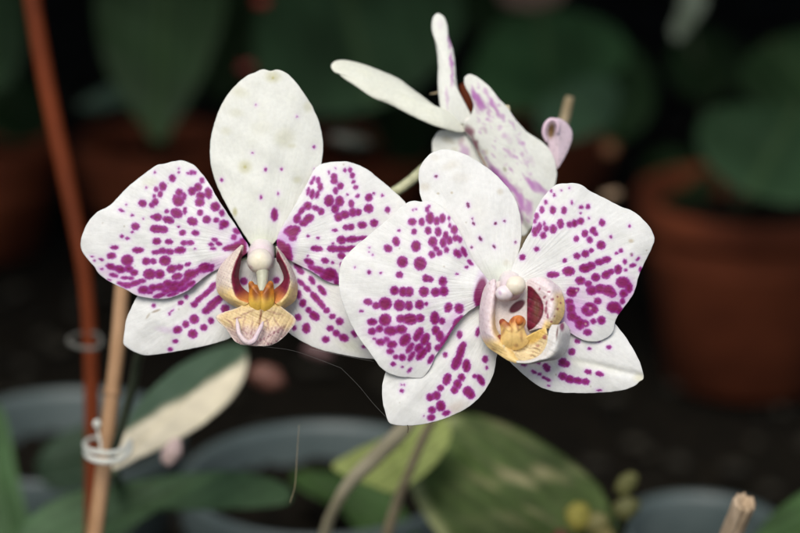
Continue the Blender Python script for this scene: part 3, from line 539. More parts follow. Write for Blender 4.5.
blade('callus', lip2, [(501.3,320.5),(505.5,323.5),(510,325.3),(512,321),(516,317.3),(521,317.3),(523.8,321),(522,327),(524,334),(527,341),(519,347.5),(510,348),(503,344),(503,334),(502.5,327)], D2, lambda x, y, t: 26 + 7 * (1 - t**2) - 1.8 * np.exp(-((x - 512) / 1.5)**2), paint=cal2, mat=M_LIP, rings=26, segs=130, center=(513,334), roll=0, thick=.0007, jag=.1)
ball('callus_knob', lip2, 519.5, 321, D2, 34, 4, 4.2, 4, M_LIP, col=srgb(214, 124, 54), bump=.08)
ball('callus_knob', lip2, 500, 338, D2, 24, 3.2, 3.4, 3, M_LIP, col=srgb(134, 60, 34), bump=.08)
col2 = tube('column', f2, [(508,275,D2+.004,7),(509,280,D2+.0012,10.5),(511,285,D2-.0018,12),(512,291,D2-.004,11),(513,297,D2-.005,7)], M_WAX, colf=colum_c, n=32)
ball('anther_cap', col2, 515.8, 285.5, D2, 25, 10.2, 9.6, 9.5, M_WAX, col=srgb(246,236,216), an=-20, seed=5)
ball('stigma_lobe', col2, 504.3, 293.5, D2, 25, 9.0, 8.2, 8, M_WAX, col=srgb(240,228,230), seed=8, paint=lambda x, y, c: paint_blob(x, y, c, 500, 293, 1.4, 2.4, -20, srgb(190,150,190), .6, .6))

# ------------------------------------------------------------------ FLOWER, BACK
D3 = .572
f3 = empty('orchid_flower', P(470, 125, D3), 'orchid bloom seen edge on, narrow petals upright, above and behind the right bloom', 'flower')
def streaks(spots, seed, col2_=srgb(182, 116, 182)):
    def f(x, y, t, c):
        c = c * np.array([.96, .97, .92])
        for a in spots: c = paint_blob(x + 1.2 * pn(x, y, .4, seed), y + 1.2 * pn(y, x, .4, seed + 2), c, *a[:5], a[6] if len(a) > 6 else col2_, .6, min(.95, a[5] * (1 if len(a) > 6 else 1.5)))
        return c
    return f
blade('petal', f3, [(331,66),(335.3,61.5),(345.6,60.7),(362.5,64.6),(381.3,71.6),(398,79),(409.4,87.3),(422.5,96.9),(436,107),(452,112.5),(464,118.5),(470,125),(467,130.5),(460,132.5),(449.4,130),(432.5,124.8),(414,116.5),(390.6,104.6),(372,97),(355,85.6),(342,77),(338,73),(333.4,71.2)], D3, lambda x, y, t: (x - 470) * -.08 - 8 * sm(440, 470, x) + (y - 62 - (x - 331) * .42) * .7 + 4 * (1 - t * t), col=WHITE * np.array([1, 1, .93]), paint=streaks([(362,72,8,3,20,.12,(.7,.72,.5)),(410,100,14,2,30,.15,(.7,.72,.5))], 1), center=(410,98), base=(480,126), seed=11, rings=40, segs=260, roll=2)
blade('dorsal_sepal', f3, [(432.3,21.9),(434.5,15.8),(438.4,13.8),(443.6,17),(446.9,25.6),(448.3,36.9),(452.5,49),(454.8,65),(455.8,80),(458.5,93),(462,103),(466.5,113),(473,121),(460,124),(446,118),(441,108),(438.8,93),(438.2,80),(438.3,61.3),(435.9,42.5),(432.6,31.3)], D3, lambda x, y, t: -6 + (y - 70) * .2 + 2.5 * (1 - t * t), paint=streaks([(451,62,1.6,9,-4,.6),(449,42,1.5,7,-8,.5),(452,78,1.4,8,0,.5),(447,98,1.6,10,-3,.3),(440,25,3,5,0,.1)], 2), center=(448,72), base=(466,126), seed=12, rings=36, segs=240, roll=2)
blade('lateral_sepal', f3, [(432.3,147),(434,138),(440,131),(452,129.5),(464,130.5),(474,142),(482,158),(489,174),(480,190),(455,185),(436,170)], D3, lambda x, y, t: -7 + 3 * (1 - t * t), paint=streaks([(448,140,7,3,20,.45,(.42,.36,.2)),(461,141,3,5,20,.5,(.4,.22,.25)),(465,152,4,8,-20,.4),(455,150,3,3,0,.3,(.42,.36,.2))], 3), center=(462,158), seed=13, rings=36, segs=200)
RB = random.Random(7)
spB3 = []
for _ in range(110):
    u = RB.random(); yy_ = 84 + u * 140; xx_ = 472 + (yy_ - 84) * .36 + RB.uniform(-14, 34) * (.4 + .6 * math.sin(math.pi * min(1, u + .15)))
    spB3.append((xx_, yy_, RB.uniform(.7, 1.9), RB.uniform(1.2, 3.6), RB.uniform(-50, -25), RB.uniform(.1, .36)))
oB = [(464.2,80.5),(465.5,76.5),(470,74.3),(477.5,77.3),(488.8,86.5),(498,98),(507.5,108.4),(515,119.2),(526,131.5),(537.5,139),(546.9,146.7),(553.6,158),(556,169.4),(556.6,176),(554.4,186),(549,200),(538,216),(530,229.5),(521.6,236),(517,220),(512,203),(502,188),(492,176),(486,168),(479,154),(473,141),(466,132),(464,124),(470,117.5),(473,110),(473.5,104),(470,94),(465.5,86)]
blade('petal', f3, oB, D3, lambda x, y, t: 6 + 8 * np.exp(-((x - 505 - (y - 140) * .35) / 26)**2) - 5 * np.exp(-((x - (462 + (y - 127) * .62)) / 5)**2), seed=14, rings=90, segs=420, center=(508,150), base=(466,125), veins=(50, 3), paint=streaks(spB3 + [
    (477,98,3,7,-35,.65),(481,104,4,7,-20,.7),(474,93,2,5,-20,.5),(492,103,2.5,7,-30,.6),(497,112,2,6,-25,.5),(486,92,2,5,-35,.4),(502,117,2,5,-30,.4),(489,113,2,4,0,.4),(500,128,3,3,0,.3),(512,124,1.5,5,-35,.35),(508,138,3,6,-30,.15),(520,142,2,7,-40,.25),(511,155,7,2,35,.3),(507,150,4,1.5,35,.3),(530,160,3,6,-40,.15),(537,187,4,10,-48,.5),(530,184,2.5,8,-35,.55),(543,190,2,7,-45,.35),(529,208,4,7,0,.55),(521,202,3.5,9,-15,.7),(516,192,3,6,-30,.6),(508,185,3,9,-40,.6),(500,177,4,10,-42,.7),(494,170,3,8,-38,.55),(520,215,3,9,-5,.45),
    (505,169,2.2,2.2,0,.7,(.30,.27,.16)),(486,152,2.6,2.6,0,.4,(.48,.44,.25)),(485,131,3,3,0,.3,(.5,.5,.4)),(470,131,3.6,6,-35,.85,(.22,.04,.10)),(475.5,144,2.6,7.5,-25,.9,(.24,.05,.10)),(482,158,1.2,9,-28,.9,(.32,.14,.05)),(487,168,1.2,5,-30,.7,(.35,.14,.12))], 5))
blade('curled_sepal', f3, [(543.5,132),(544,126),(548,120),(555,118),(562,120),(569,126),(572,135),(570,145),(564,158),(556,170),(546,174),(543,160),(548,146),(546,140)], D3, lambda x, y, t: -12 - .5 * np.abs(x - 558) - 9 * np.exp(-((x - 551) / 4)**2 - ((y - 131) / 8)**2), paint=lambda x, y, t, c: paint_blob(x, y, np.tile(srgb(230, 208, 218), (len(x), 1)) * (1 - .2 * sm(.3, .8, pn(x, y, .5, 3)))[:, None], 551.5, 131, 3.6, 8, 8, srgb(150, 120, 66), .4, .95), rings=40, segs=200, center=(558,140), seed=16)
tube('sepal_curl', f3, [(547,142,D3+.0025,1.6),(543.8,134,D3+.0022,2.0),(545,126,D3+.002,2.2),(549.5,120.5,D3+.002,2.3),(555,120.5,D3+.002,2.2),(558,125,D3+.002,2),(557.5,133,D3+.0025,1.5)], M_WAX, colf=lambda s: np.tile(srgb(226,200,214), (len(s),1)))
ball('receptacle', f3, 470, 123, D3, -3, 8, 8.5, 9, M_WAX, col=srgb(232,230,222), bump=.06, paint=lambda x, y, c: paint_blob(x, y, c, 467.5, 129.5, 4, 6, -30, srgb(118, 40, 84), .5, .9))
ball('lip_tip', f3, 506.3, 109.5, D3, 2, 4.2, 4.6, 4, M_WAX, col=srgb(216, 206, 168), bump=.15)

# ------------------------------------------------------------------ STEMS AND SUPPORTS
def spike_col(s):
    k = sm(.35, .6, s)[:, None]; return srgb(52, 60, 46) * (1 - k) + srgb(206, 208, 170) * k
spike = tube('flower_spike', None, [(112,456,.648,4.5),(122,425,.645,4.6),(133,385,.64,4.8),(142,350,.63,4.8),(176,300,.605,4.8),(250,262,.585,5),(330,228,.58,5),(398,190,.582,5.2),(425,168,.583,5.2),(452,146,.585,4.6),(470,126,.5745,4)], M_STEM, colf=spike_col, n=18, steps=120, wob=.03)
tag(spike, 'pale green arching flower stem carrying the three white and purple blooms', 'flower stem')
tube('flower_stalk', spike, [(262,240,D1+.003,4),(262,246,D1+.012,4.5),(258,258,.578,4.5),(252,262,.585,4.5)], M_STEM, colf=lambda s: np.tile(srgb(200,206,160), (len(s),1)))
tube('flower_stalk', spike, [(503,270,D2+.003,4),(500,262,D2+.012,4.5),(478,215,.562,4.5),(450,170,.578,4.5),(432,163,.583,4.5)], M_STEM, colf=lambda s: np.tile(srgb(200,206,160), (len(s),1)))

def cane(name, pts, mat, label, cat, group=None, **kw):
    return tag(tube(name, None, pts, mat, **kw), label, cat, group)
cane('support_cane', [(30,-40,.74,9.5),(34,10,.735,9.4),(52,110,.73,9.2),(69,190,.725,9),(84,270,.72,8),(90,340,.72,7.5),(92,430,.72,7.5),(92,600,.72,7.5),(92,800,.72,7.5)], M_REDCANE, 'tall red brown cane leaning at the far left of the blooms', 'plant stake', steps=80, n=20)
tanst = cane('support_cane', [(124,262,.652,6.0),(122,290,.65,7),(117,353,.65,7.4),(112.6,389,.65,7.6),(112.2,393,.65,9.2),(111.8,397,.65,7.7),(108,430,.65,7.8),(101,490,.65,8),(95,533,.65,8.2),(80,640,.65,8.2),(64,800,.65,8.2)], M_BAMBOO, 'thin tan bamboo cane rising to the left bloom, with a white clip round it', 'plant stake', steps=80, n=20, wob=.02)
# white wire clip: two loops round the cane and the stem
clip = tag(tube('plant_clip', None, [(86,441,.640,2.2),(84.5,447,.636,2.6),(92,448,.634,2.6),(104,452,.634,2.6)][:0] + [(118,441,.655,2.2),(96,438,.655,2.2),(86,442,.648,2.6),(87,449,.638,2.8),(98,452,.633,2.8),(112,453,.633,2.8),(124,449,.636,2.8),(130,441,.642,2.6)], M_WIRE, n=14, steps=70), 'white plastic clip looped round the tan cane and the green stem', 'clip')
tube('loop', clip, [(130,441,.642,2.6),(129,452,.637,2.8),(118,460,.633,3.0),(104,461.5,.632,3.2),(92,459,.634,3),(86,454,.64,2.6),(86,448,.646,2.4)], M_WIRE, n=14, steps=60)
ball('knob', clip, 97, 424, .636, 0, 4.2, 5, 4, M_WIRE); ball('knob', clip, 116, 427, .66, 0, 3, 4, 3, M_WIRE)
tube('wire', clip, [(97,424,.636,1.2),(98,432,.636,1.2),(100,440,.635,1.2),(101,450,.633,1.2)], M_WIRE, n=10, steps=20)
tag(tube('plant_clip', None, [(98,334,.715,2),(84,333,.72,2),(71,337,.715,2.2),(70,343,.705,2.4),(82,348,.70,2.4),(96,348,.70,2.4),(102,342,.705,2.2),(98,334,.715,2)], noise_mat('grey_plastic_ring', (.10,.10,.085), (.17,.17,.15), 60), n=12, steps=60), 'faint greyish clip ring round the red brown cane', 'clip')
cane('dry_stem', [(570,97,.640,4.2),(567,108,.641,5),(563,124,.642,5),(540,195,.645,5),(525,236,.648,5),(500,300,.66,4.5),(462,370,.67,4.5),(428,428,.68,4.5),(408,475,.69,4.5),(396,505,.70,5),(386,545,.71,5.5),(380,620,.74,6)], M_DRYTAN, 'thin dry tan stem running down behind the right bloom, its tip by the curled petal', 'stem', steps=100, wob=.05)
cane('dry_stem', [(470,330,.66,5),(440,385,.66,6.5),(404,428,.66,8),(378,455,.665,8),(354,478,.67,7),(336,505,.68,5.5),(324,540,.70,5.5),(312,620,.75,6)], noise_mat('pale_root', (.46,.40,.24), (.74,.66,.44), 50, .7, .4, .001), 'thick pale root bending down to the left below the right bloom', 'stem', steps=90, wob=.07)
cane('cane_stub', [(462,84,.60,4),(466,92,.60,7.5),(468,104,.60,8.5),(466,125,.602,8.5),(463,150,.605,8),(458,185,.61,8),(470,300,.64,8)], M_REDCANE, 'red brown cane end glimpsed between the upright petals of the back bloom', 'plant stake', steps=40)

# cut cane, bottom right: fluted and splintered
def cut_cane():
    n = 60; V = []; F = []
    a0 = np.array(P(745, 502, .600)); a1 = np.array(P(710, 585, .625)); T = (a0 - a1); L = np.linalg.norm(T); T /= L
    A = np.cross(T, [0, -1, .2]); A /= np.linalg.norm(A); B = np.cross(T, A); r = 10.6 * PX(.6)
    rnd = [random.uniform(-1, 1) for _ in range(n)]
    prof = [(a1, 1.0), (a1 + T * L * .5, 1.0), (a1 + T * L * .85, .98), (a1 + T * L * .97, 1.04), (a0, 1.02)]
    for i, (c, k) in enumerate(prof):
        for j in range(n):
            a = 2 * math.pi * j / n; rr = r * k * (1 + .09 * math.sin(9 * a) + .03 * math.sin(17 * a + 1) + (.05 * rnd[j] if i == 4 else 0))
            V.append(c + (math.cos(a) * A + math.sin(a) * B) * rr + (T * rnd[j] * .0009 if i == 4 else 0))
    for q, (k, dz) in enumerate([(.78, .0006), (.62, -.0012), (.3, -.0022), (.05, -.0025)]):
        for j in range(n):
            a = 2 * math.pi * j / n; V.append(a0 + (math.cos(a) * A + math.sin(a) * B) * r * k * (1 + .08 * math.sin(5 * a)) + T * (dz + .0006 * random.uniform(-1, 1)))
    for i in range(8):
        for j in range(n):
            q = (j + 1) % n; F.append((i * n + j, i * n + q, (i + 1) * n + q, (i + 1) * n + j))
    F.append(tuple(range(8 * n, 9 * n)))
    return tag(link_mesh('cut_cane', V, F, noise_mat('pale_cane', (.36,.26,.16), (.66,.52,.37), 260, .75, .8, .0008, .2, (1,1,.1))), 'pale bamboo stake with a frayed cut end in the lower right corner', 'plant stake')
cut_cane()

# spider threads and specks
def thread(pts, label, r=.16, mat=None):
    return tag(tube('spider_thread', None, [(a, b, d, r) for a, b, d in pts], mat or M_WEB, n=6, steps=40), label, 'cobweb')
thread([(258,346,.534),(290,350,.536),(315,358,.537),(341,368,.537)], 'fine spider thread from the lip of the left bloom to a knot in mid air', .075)
thread([(341,368,.537),(358,385,.535),(372,402,.533),(386,417,.531)], 'fine spider thread slanting down to the tip of the lowest sepal', .075)
thread([(310,349,.538),(340,355,.537),(374,361.5,.536)], 'short spider thread under the lower right sepal of the left bloom', .075)
thread([(299,425,.57),(297,455,.57),(295,485,.57),(290,503,.57)], 'dusty brown thread hanging in front of the grey pot rim', .2, M_DRYTAN)
thread([(407.5,425,.5305),(408.2,428,.5305),(407.6,433,.5305)], 'tiny dark speck hanging under the tip of the lowest sepal', .45, M_DEBRIS)
tag(tube('twig', None, [(430,94,.585,.5),(436,93,.585,.9),(441,90,.585,.5)], M_DRYTAN, n=8, steps=12), 'tiny pale bristle left of the upright narrow petal', 'twig')

# ------------------------------------------------------------------ POTS
def pot(px, py, d, Rpx, mat, label, group, soil=.022, wallt=.0035, lip_h=.02, glob=True):
    c = P(px, py, d); R0 = Rpx * PX(d); h = c[2]
    root = empty('plant_pot', (c[0], c[1], 0), label, 'plant pot', group)
    base = (c[0], c[1], 0); r1 = R0 * .68
    w = lathe('pot_wall', root, base, [(.001, .004), (r1 - .006, .004), (r1, .006), (R0 * .91, h - lip_h), (R0 * .925, h - lip_h + .002)], mat)
    lathe('rim', root, base, [(R0 * .925, h - lip_h + .0005), (R0 * .985, h - lip_h - .0005), (R0, h - lip_h + .003), (R0 * 1.0, h - .002), (R0 * .99, h), (R0 - wallt, h - .0005), (R0 - wallt - .001, h - .004), (R0 * .93 - wallt, h - soil - .02)], mat)
    n = 72; V = [(base[0], base[1], h - soil + .002)]; F = []
    for i in range(1, 13):
        for k in range(n):
            a = 2 * math.pi * k / n; r = (R0 * .945 - wallt) * i / 12
            V.append((base[0] + r * math.cos(a), base[1] + r * math.sin(a), h - soil + random.uniform(-.003, .003)))
    for k in range(n): F.append((0, 1 + k, 1 + (k + 1) % n))
    for i in range(11):
        for k in range(n):
            q = (k + 1) % n; F.append((1 + i * n + k, 1 + i * n + q, 1 + (i + 1) * n + q, 1 + (i + 1) * n + k)[::-1])
    link_mesh('soil', V, F, M_SOIL, root)
    return root, c, h - soil
G1 = 'terracotta pots standing on the ground'; G2 = 'grey plastic pots in the foreground'
potR = pot(752, 192, 1.33, 116, M_TERRA, 'large terracotta pot at the right, a broad glossy leaf hanging over its rim', G1)
potL = pot(158, 138, 1.62, 84, M_TERRA, 'dark terracotta pot behind the left petal of the left bloom', G1)
potLL = pot(-24, 138, 1.62, 84, M_TERRA, 'dark terracotta pot cut off at the left edge behind the tall cane', G1)
potC = pot(348, 146, 1.70, 84, M_TERRA, 'dark terracotta pot hidden mostly behind the two front blooms', G1)
potC2 = pot(535, 120, 1.75, 84, M_TERRA, 'dark terracotta pot behind the back bloom, under the heart shaped leaves', G1)
g1 = pot(322, 474, .86, 142, M_GREY, 'grey plastic pot below the gap between the two front blooms', G2, soil=.018)
g2 = pot(703, 525, .90, 84, M_GREY, 'grey plastic pot behind the frayed bamboo stake', G2, soil=.03)
g3 = pot(62, 432, .95, 122, M_GREY, 'grey plastic pot at the lower left behind the two canes', G2, soil=.022)

# ------------------------------------------------------------------ PLANTS
GRN = np.array([.024, .052, .021])
def leaf(parent, outline, d, tx=0, ty=0, cup=8, col=GRN, paint=None, name='leaf', center=None, base=None, seed=0, thick=.0009, ridge=3, cx=None, cy=None, mat=None, roll=2):
    o = np.array(outline, float); c = o.mean(0) if center is None else np.array(center)
    bb = np.array(base if base is not None else o[0]); v = c - bb; L = np.hypot(*v); v = v / (L + 1e-9)
    W = np.abs((o[:, 0] - c[0]) * -v[1] + (o[:, 1] - c[1]) * v[0]).max()
    def zf(x, y, t):
        q = ((x - bb[0]) * -v[1] + (y - bb[1]) * v[0]) / W
        return (x - c[0]) * tx + (y - c[1]) * ty + cup * q * q - ridge * np.exp(-(q / .07)**2)
    def pt(x, y, t, cc):
        q = ((x - bb[0]) * -v[1] + (y - bb[1]) * v[0]) / W
        cc = cc * (1 + .14 * np.sin(q * 26 + .6 * pn(x, y, .02, seed)))[:, None] * (1 + .38 * pn(x, y, .03, seed + 3))[:, None]
        cc = cc + (np.array([.02, .03, .012]) * np.exp(-(q / .05)**2)[:, None])
        return paint(x, y, t, cc) if paint else cc
    return blade(name, parent, outline, d, zf, col=col, paint=pt, mat=mat or M_LEAF, thick=thick, rings=26, segs=150, center=c, base=bb, veins=(40, 2), seed=seed, roll=roll, jag=.5)
def plant(name, px, py, d, label, cat='plant', group=None):
    return empty(name, P(px, py, d), label, cat, group)
def stalk(parent, pts, col=(.05, .07, .03), name='stalk', mat=None):
    return tube(name, parent, pts, mat or M_STEM, colf=lambda s: np.tile(np.array(col), (len(s), 1)), n=10, steps=24)
G3 = 'leafy plants in the background pots'
# right: glossy round leaves over the terracotta pot
p = plant('potted_plant', 748, 205, 1.36, 'plant with broad rounded dark leaves growing in the right terracotta pot', group=G3)
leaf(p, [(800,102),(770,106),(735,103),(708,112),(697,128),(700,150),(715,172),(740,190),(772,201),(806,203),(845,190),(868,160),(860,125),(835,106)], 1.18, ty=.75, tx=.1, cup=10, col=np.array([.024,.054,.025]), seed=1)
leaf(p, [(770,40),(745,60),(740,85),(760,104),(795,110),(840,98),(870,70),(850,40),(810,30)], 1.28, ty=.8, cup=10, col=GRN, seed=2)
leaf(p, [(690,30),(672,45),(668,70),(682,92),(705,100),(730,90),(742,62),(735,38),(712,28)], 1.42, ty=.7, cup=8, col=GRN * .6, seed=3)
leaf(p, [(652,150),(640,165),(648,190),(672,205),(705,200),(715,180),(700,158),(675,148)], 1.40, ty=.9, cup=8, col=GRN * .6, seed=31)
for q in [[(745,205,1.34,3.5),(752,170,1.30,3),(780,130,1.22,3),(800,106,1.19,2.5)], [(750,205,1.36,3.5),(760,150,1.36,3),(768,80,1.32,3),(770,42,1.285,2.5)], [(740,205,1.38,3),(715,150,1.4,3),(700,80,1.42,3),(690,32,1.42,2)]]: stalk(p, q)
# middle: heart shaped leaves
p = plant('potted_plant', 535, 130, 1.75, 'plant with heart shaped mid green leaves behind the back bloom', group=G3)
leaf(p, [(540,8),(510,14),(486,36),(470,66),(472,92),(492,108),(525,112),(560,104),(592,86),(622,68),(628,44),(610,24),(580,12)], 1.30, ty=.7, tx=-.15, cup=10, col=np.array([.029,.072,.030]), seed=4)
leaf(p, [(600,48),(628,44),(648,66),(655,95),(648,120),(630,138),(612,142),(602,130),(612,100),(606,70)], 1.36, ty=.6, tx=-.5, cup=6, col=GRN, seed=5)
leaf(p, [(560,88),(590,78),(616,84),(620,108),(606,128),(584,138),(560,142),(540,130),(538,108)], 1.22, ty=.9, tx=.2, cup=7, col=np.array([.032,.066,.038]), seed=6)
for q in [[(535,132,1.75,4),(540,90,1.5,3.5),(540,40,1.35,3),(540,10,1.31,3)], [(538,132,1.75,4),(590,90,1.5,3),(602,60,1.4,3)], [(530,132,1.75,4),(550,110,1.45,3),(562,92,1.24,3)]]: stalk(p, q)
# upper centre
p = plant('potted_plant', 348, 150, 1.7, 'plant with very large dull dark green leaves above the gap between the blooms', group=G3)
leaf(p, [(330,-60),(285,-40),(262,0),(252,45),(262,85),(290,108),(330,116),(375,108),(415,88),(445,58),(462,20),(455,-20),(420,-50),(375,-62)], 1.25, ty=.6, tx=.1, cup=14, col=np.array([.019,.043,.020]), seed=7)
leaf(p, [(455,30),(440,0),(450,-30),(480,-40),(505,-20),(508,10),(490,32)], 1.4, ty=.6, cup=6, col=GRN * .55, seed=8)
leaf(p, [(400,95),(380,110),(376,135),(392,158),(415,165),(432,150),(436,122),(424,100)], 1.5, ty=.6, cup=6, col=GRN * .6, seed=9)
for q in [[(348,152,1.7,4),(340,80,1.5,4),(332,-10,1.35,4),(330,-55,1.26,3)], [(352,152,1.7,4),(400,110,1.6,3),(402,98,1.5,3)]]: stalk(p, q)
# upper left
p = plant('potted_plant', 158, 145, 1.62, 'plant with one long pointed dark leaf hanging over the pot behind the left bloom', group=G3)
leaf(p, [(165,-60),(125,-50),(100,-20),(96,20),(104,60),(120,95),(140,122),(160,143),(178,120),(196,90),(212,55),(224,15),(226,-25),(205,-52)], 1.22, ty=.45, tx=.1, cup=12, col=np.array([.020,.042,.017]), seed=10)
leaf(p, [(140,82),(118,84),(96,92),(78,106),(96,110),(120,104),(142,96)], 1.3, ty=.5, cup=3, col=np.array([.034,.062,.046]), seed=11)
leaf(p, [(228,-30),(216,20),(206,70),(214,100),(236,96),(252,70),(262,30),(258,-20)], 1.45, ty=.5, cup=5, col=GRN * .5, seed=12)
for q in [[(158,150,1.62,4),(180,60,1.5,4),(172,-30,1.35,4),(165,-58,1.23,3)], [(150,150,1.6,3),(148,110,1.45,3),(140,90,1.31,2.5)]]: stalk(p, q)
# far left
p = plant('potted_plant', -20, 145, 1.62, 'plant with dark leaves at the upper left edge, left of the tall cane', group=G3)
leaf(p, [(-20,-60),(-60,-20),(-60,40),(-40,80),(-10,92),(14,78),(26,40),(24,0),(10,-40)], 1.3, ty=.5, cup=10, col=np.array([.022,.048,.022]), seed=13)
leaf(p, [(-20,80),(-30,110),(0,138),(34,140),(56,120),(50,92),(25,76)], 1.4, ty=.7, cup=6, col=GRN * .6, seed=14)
stalk(p, [(-20,150,1.62,4),(-16,60,1.5,4),(-20,-55,1.31,3)])
# small pale and red things up among the leaves
tag(leaf(None, [(684,-12),(700,-14),(706,2),(696,20),(684,36),(676,40),(672,30),(680,10)], 1.18, ty=.3, cup=2, col=(.13,.16,.12), name='leaf_highlight', seed=15), 'narrow pale strip standing for a leaf highlight at the top right edge', 'leaf')  # light streak on a leaf, built as a pale blade
tag(leaf(None, [(500,-14),(530,-20),(566,-14),(560,2),(540,9),(516,8),(500,0)], 1.2, ty=.3, cup=2, col=(.075,.05,.04), name='faded_petal', seed=16), 'faded pinkish petal at the top edge above the heart shaped leaves', 'petal')
def bud(px, py, d, rx, ry, col, label, cat, name='bud', an=0, mat=None):
    return tag(ball(name, None, px, py, d, 0, rx, ry, min(rx, ry), mat or M_STEM, col=col, an=an, bump=.1, seed=px), label, cat)
bud(262, 2, 1.1, 8, 6, (.20,.02,.015), 'blurred dark red bud at the top edge above the left bloom', 'bud')
bud(247, 68, 1.1, 9, 6, (.13,.014,.012), 'blurred dark red bud touching the top of the unspotted petal', 'bud')
bud(611, 195, .95, 11, 5, (.30,.20,.12), 'small dried tan petal above the right bloom', 'petal', 'dried_petal', -10)
bud(610, 150, 1.1, 9, 9, (.14,.06,.025), 'blurred brown dead bud below the heart shaped leaves', 'bud', 'dead_bud')
bud(267, 377, .80, 19, 13, (.17,.075,.055), 'blurred dry reddish brown petal in the dark gap between the front blooms', 'petal', 'dried_petal', 20)
bud(318, 352, .78, 16, 8, (.13,.07,.07), 'dusky fallen petal just under the right hand sepal of the left bloom', 'petal', 'dried_petal', 15)
bud(350, 141, 1.0, 22, 8, (.035,.04,.03), 'dim greyish bud between the left bloom and the back bloom', 'bud', 'bud', 10)

# lower left: leaf with a sunlit half painted in as cream
SUN_PATCH = srgb(246, 236, 206)
p = plant('orchid_plant', 128, 470, .76, 'orchid plant whose raised green leaf has a sunlit patch painted in cream, under the left bloom')
def paint_sun_patch(x, y, t, c):  # puts the sun patch into the leaf colour below a slanting line
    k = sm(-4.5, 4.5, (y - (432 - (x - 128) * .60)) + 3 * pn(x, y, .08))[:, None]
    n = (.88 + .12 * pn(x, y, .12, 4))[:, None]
    g = np.array([.075,.125,.078]); mr = np.exp(-((y - (430 - (x - 128) * .60)) / 1.6)**2)[:, None] * .35; cc = (c * .3 + g * .7) * (1 - k) + SUN_PATCH * n * k; return cc * (1 - mr) + np.array([.16,.20,.10]) * mr
leaf(p, [(112,470),(122,440),(132,415),(150,392),(178,368),(210,352),(238,345),(247,354),(243,380),(226,405),(198,428),(166,446),(140,458)], .70, ty=.95, tx=-.25, cup=7, col=np.array([.06,.10,.06]), paint=paint_sun_patch, seed=17, mat=organ_mat("sun_patch_leaf_tissue", rough=.45, sss=0, mottle=.1, vein=.4, fleck=False, scale=.4, tint=(.7,.72,.5)))
leaf(p, [(292,492),(276,480),(240,471),(200,472),(150,478),(90,488),(50,502),(20,530),(0,580),(60,590),(100,560),(128,533),(160,512),(210,510),(260,508),(286,503)], .74, ty=.55, tx=.1, cup=8, col=np.array([.052,.098,.046]), seed=18, center=(140,510), base=(0,580))
leaf(p, [(30,600),(-10,560),(-40,500),(-30,440),(-5,405),(8,425),(16,470),(30,520),(60,570)], .80, ty=.4, tx=.3, cup=6, col=np.array([.05,.10,.04]), seed=19)
leaf(p, [(36,470),(52,442),(84,426),(110,428),(122,450),(112,474),(84,488),(54,490)], .84, ty=.6, cup=5, col=np.array([.03,.055,.032]), seed=20)
stalk(p, [(128,520,.80,6),(120,490,.76,6),(113,470,.705,5)], (.09,.13,.07))
bud(172, 452, .675, 9.5, 15, srgb(222,196,190) , 'small pale pink flower bud hanging under the painted sunlit patch of the raised leaf', 'bud', 'flower_bud', 28)

# lower middle and right: large variegated leaves
p = plant('orchid_plant', 470, 560, .8, 'orchid plant with large blotched green and cream leaves below the right bloom')
def varieg(x, y, t, c):
    e = (sm(.80, .97, t) * sm(470, 440, x))[:, None]; c = c * (1 - e * .8) + srgb(188, 194, 136) * e * .8
    n = pn(x * .25 + y * .02, y - x * .42, .17, 3)
    m = (sm(.05, .6, n) * np.exp(-((x - 520) / 42)**2 - ((y - 470) / 45)**2) * .9)[:, None]; c = c * (1 - m) + srgb(172, 164, 122) * m
    n = pn(x * .3, y - x * .45, .22, 7); m = (sm(.2, .9, n) * .22)[:, None]; c = c * (1 - m) + srgb(150, 160, 104) * m
    return c
leaf(p, [(520,600),(470,580),(440,538),(418,505),(408,474),(412,443),(430,424),(468,415),(510,426),(548,446),(582,470),(604,494),(614,530),(606,580)], .74, ty=.5, tx=.15, cup=10, col=np.array([.070,.108,.030]), paint=varieg, seed=21, center=(505,500), base=(590,580))
leaf(p, [(446,420),(424,418),(404,424),(382,438),(352,452),(332,466),(350,478),(372,486),(392,492),(414,482),(436,462),(450,440)], .73, ty=.6, tx=.3, cup=4, col=srgb(158,170,100), seed=22, base=(440,425))
leaf(p, [(450,600),(430,560),(410,520),(385,486),(352,476),(310,470),(290,476),(304,492),(335,505),(362,540),(390,600)], .82, ty=.6, cup=5, col=np.array([.04,.085,.022]), seed=23, base=(420,560))
leaf(p, [(560,590),(540,545),(556,520),(590,510),(618,525),(625,560),(610,590)], .80, ty=.7, cup=5, col=np.array([.05,.09,.04]), seed=24)
stalk(p, [(470,640,.84,8),(475,600,.80,8),(490,570,.77,7)], (.09,.13,.07))
p = plant('sprout', 600, 545, .8, 'cluster of small yellowing buds on short stalks in front of the lower right grey pot')
for k, (x, y, rx, ry, c) in enumerate([(578,517,11,13,srgb(176,166,80)),(597,524,11,11,srgb(140,134,84)),(626,484,8,12,srgb(116,116,70)),(626,508,10,12,srgb(112,112,68)),(604,540,12,10,srgb(130,120,70)),(560,540,9,8,srgb(110,50,40))]):
    ball('bud', p, x, y, .715, 0, rx * 1.15, ry * 1.15, min(rx, ry), M_STEM, col=c, bump=.15, seed=k, an=k * 20)
    stalk(p, [(x, y + ry * .8, .718, 3), (x * .7 + 180, y + 40, .78, 3), (600, 600, .80, 3)], (.12, .12, .05))
p = plant('orchid_plant', 800, 560, .8, 'green leaf of another plant in the bottom right corner')
leaf(p, [(745,560),(758,532),(776,512),(800,494),(830,480),(860,500),(860,560),(800,600)], .74, ty=.5, cup=6, col=np.array([.045,.092,.030]), seed=25)

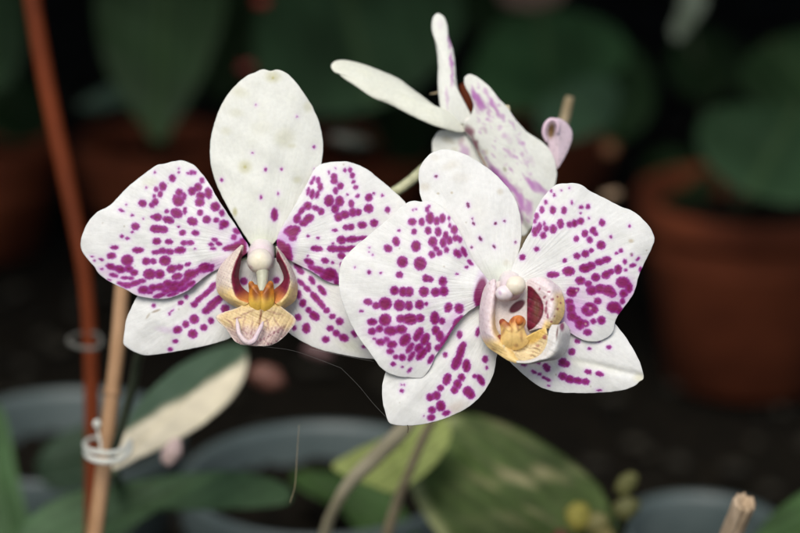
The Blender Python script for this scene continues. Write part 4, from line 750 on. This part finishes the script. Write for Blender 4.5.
# ------------------------------------------------------------------ GROUND
def ground():
    xs = np.concatenate([np.linspace(-40, -1.3, 8), np.linspace(-1.2, 1.2, 160), np.linspace(1.3, 40, 8)])
    ys = np.concatenate([np.linspace(-20, .3, 8), np.linspace(.4, 3.2, 190), np.linspace(3.4, 60, 10)])
    X, Y = np.meshgrid(xs, ys); Z = .006 * pn(X, Y, 23, 1) + .004 * pn(X, Y, 61, 2) - .004
    Z = np.where((np.abs(X) > 1.25) | (Y > 3.3) | (Y < .35), -.004, Z)
    V = np.stack([X, Y, Z], -1).reshape(-1, 3); nx = len(xs); F = []
    for i in range(len(ys) - 1):
        for j in range(nx - 1): F.append((i * nx + j, i * nx + j + 1, (i + 1) * nx + j + 1, (i + 1) * nx + j))
    tag(link_mesh('ground', V, F, M_SOIL), kind='structure')
ground()
def gravel():
    V = []; F = []
    for k in range(900):
        x = random.uniform(-.7, .8); y = random.uniform(.75, 2.4); r = random.uniform(.002, .008); b = len(V)
        for i in range(5):
            for j in range(8):
                a = math.pi * i / 4; q = 2 * math.pi * j / 8; rr = r * random.uniform(.75, 1.2)
                V.append((x + rr * math.sin(a) * math.cos(q) * 1.3, y + rr * math.sin(a) * math.sin(q), .004 + rr * .6 * math.cos(a)))
        for i in range(4):
            for j in range(8): F.append((b + i * 8 + j, b + (i + 1) * 8 + j, b + (i + 1) * 8 + (j + 1) % 8, b + i * 8 + (j + 1) % 8))
    tag(link_mesh('bark_chips', V, F, noise_mat("bark_chips", (.010, .009, .006), (.045, .040, .028), 30, .9, .5, .001)), 'loose dark bark chips scattered over the soil', 'bark chips', kind='stuff')
gravel()

# slab added out of view, only to keep the background plants in shade
def add_shade():
    bx = [(-3, .80, .76), (3, .80, .76), (3, 6, .76), (-3, 6, .76)]; V = bx + [(a, b, c + .02) for a, b, c in bx]
    F = [(3, 2, 1, 0), (4, 5, 6, 7), (0, 1, 5, 4), (1, 2, 6, 5), (2, 3, 7, 6), (3, 0, 4, 7)]
    tag(link_mesh('shade_slab', V, F, noise_mat("shade_slab_dark", (.02, .02, .018), (.04, .04, .035), 10, .8), smooth=False), 'unseen dark slab added to shade the rear row of pots', 'shade_slab')
add_shade()

# ------------------------------------------------------------------ LIGHT
w = bpy.data.worlds.new("World"); scene.world = w; w.use_nodes = True; nt = w.node_tree
bg = nt.nodes['Background']; sky = nt.nodes.new('ShaderNodeTexSky'); sky.sky_type = 'NISHITA'; sky.sun_disc = False
SE, SR = R_(52), R_(195)                    # sun high, a little left and behind the camera
sky.sun_elevation = SE; sky.sun_rotation = SR; sky.dust_density = 3.0
nt.links.new(sky.outputs[0], bg.inputs[0]); bg.inputs[1].default_value = .062
sun = bpy.data.lights.new("sun", 'SUN'); sun.energy = 1.5; sun.angle = R_(34); sun.color = (1, .96, .90)
so = bpy.data.objects.new("sun", sun); scene.collection.objects.link(so)
sd = Vector((math.sin(SR) * math.cos(SE), math.cos(SR) * math.cos(SE), math.sin(SE)))
so.rotation_euler = sd.to_track_quat('Z', 'Y').to_euler()
scene.view_settings.view_transform = 'Standard'; scene.view_settings.look = 'None'; scene.view_settings.exposure = 0.66; scene.view_settings.gamma = 1
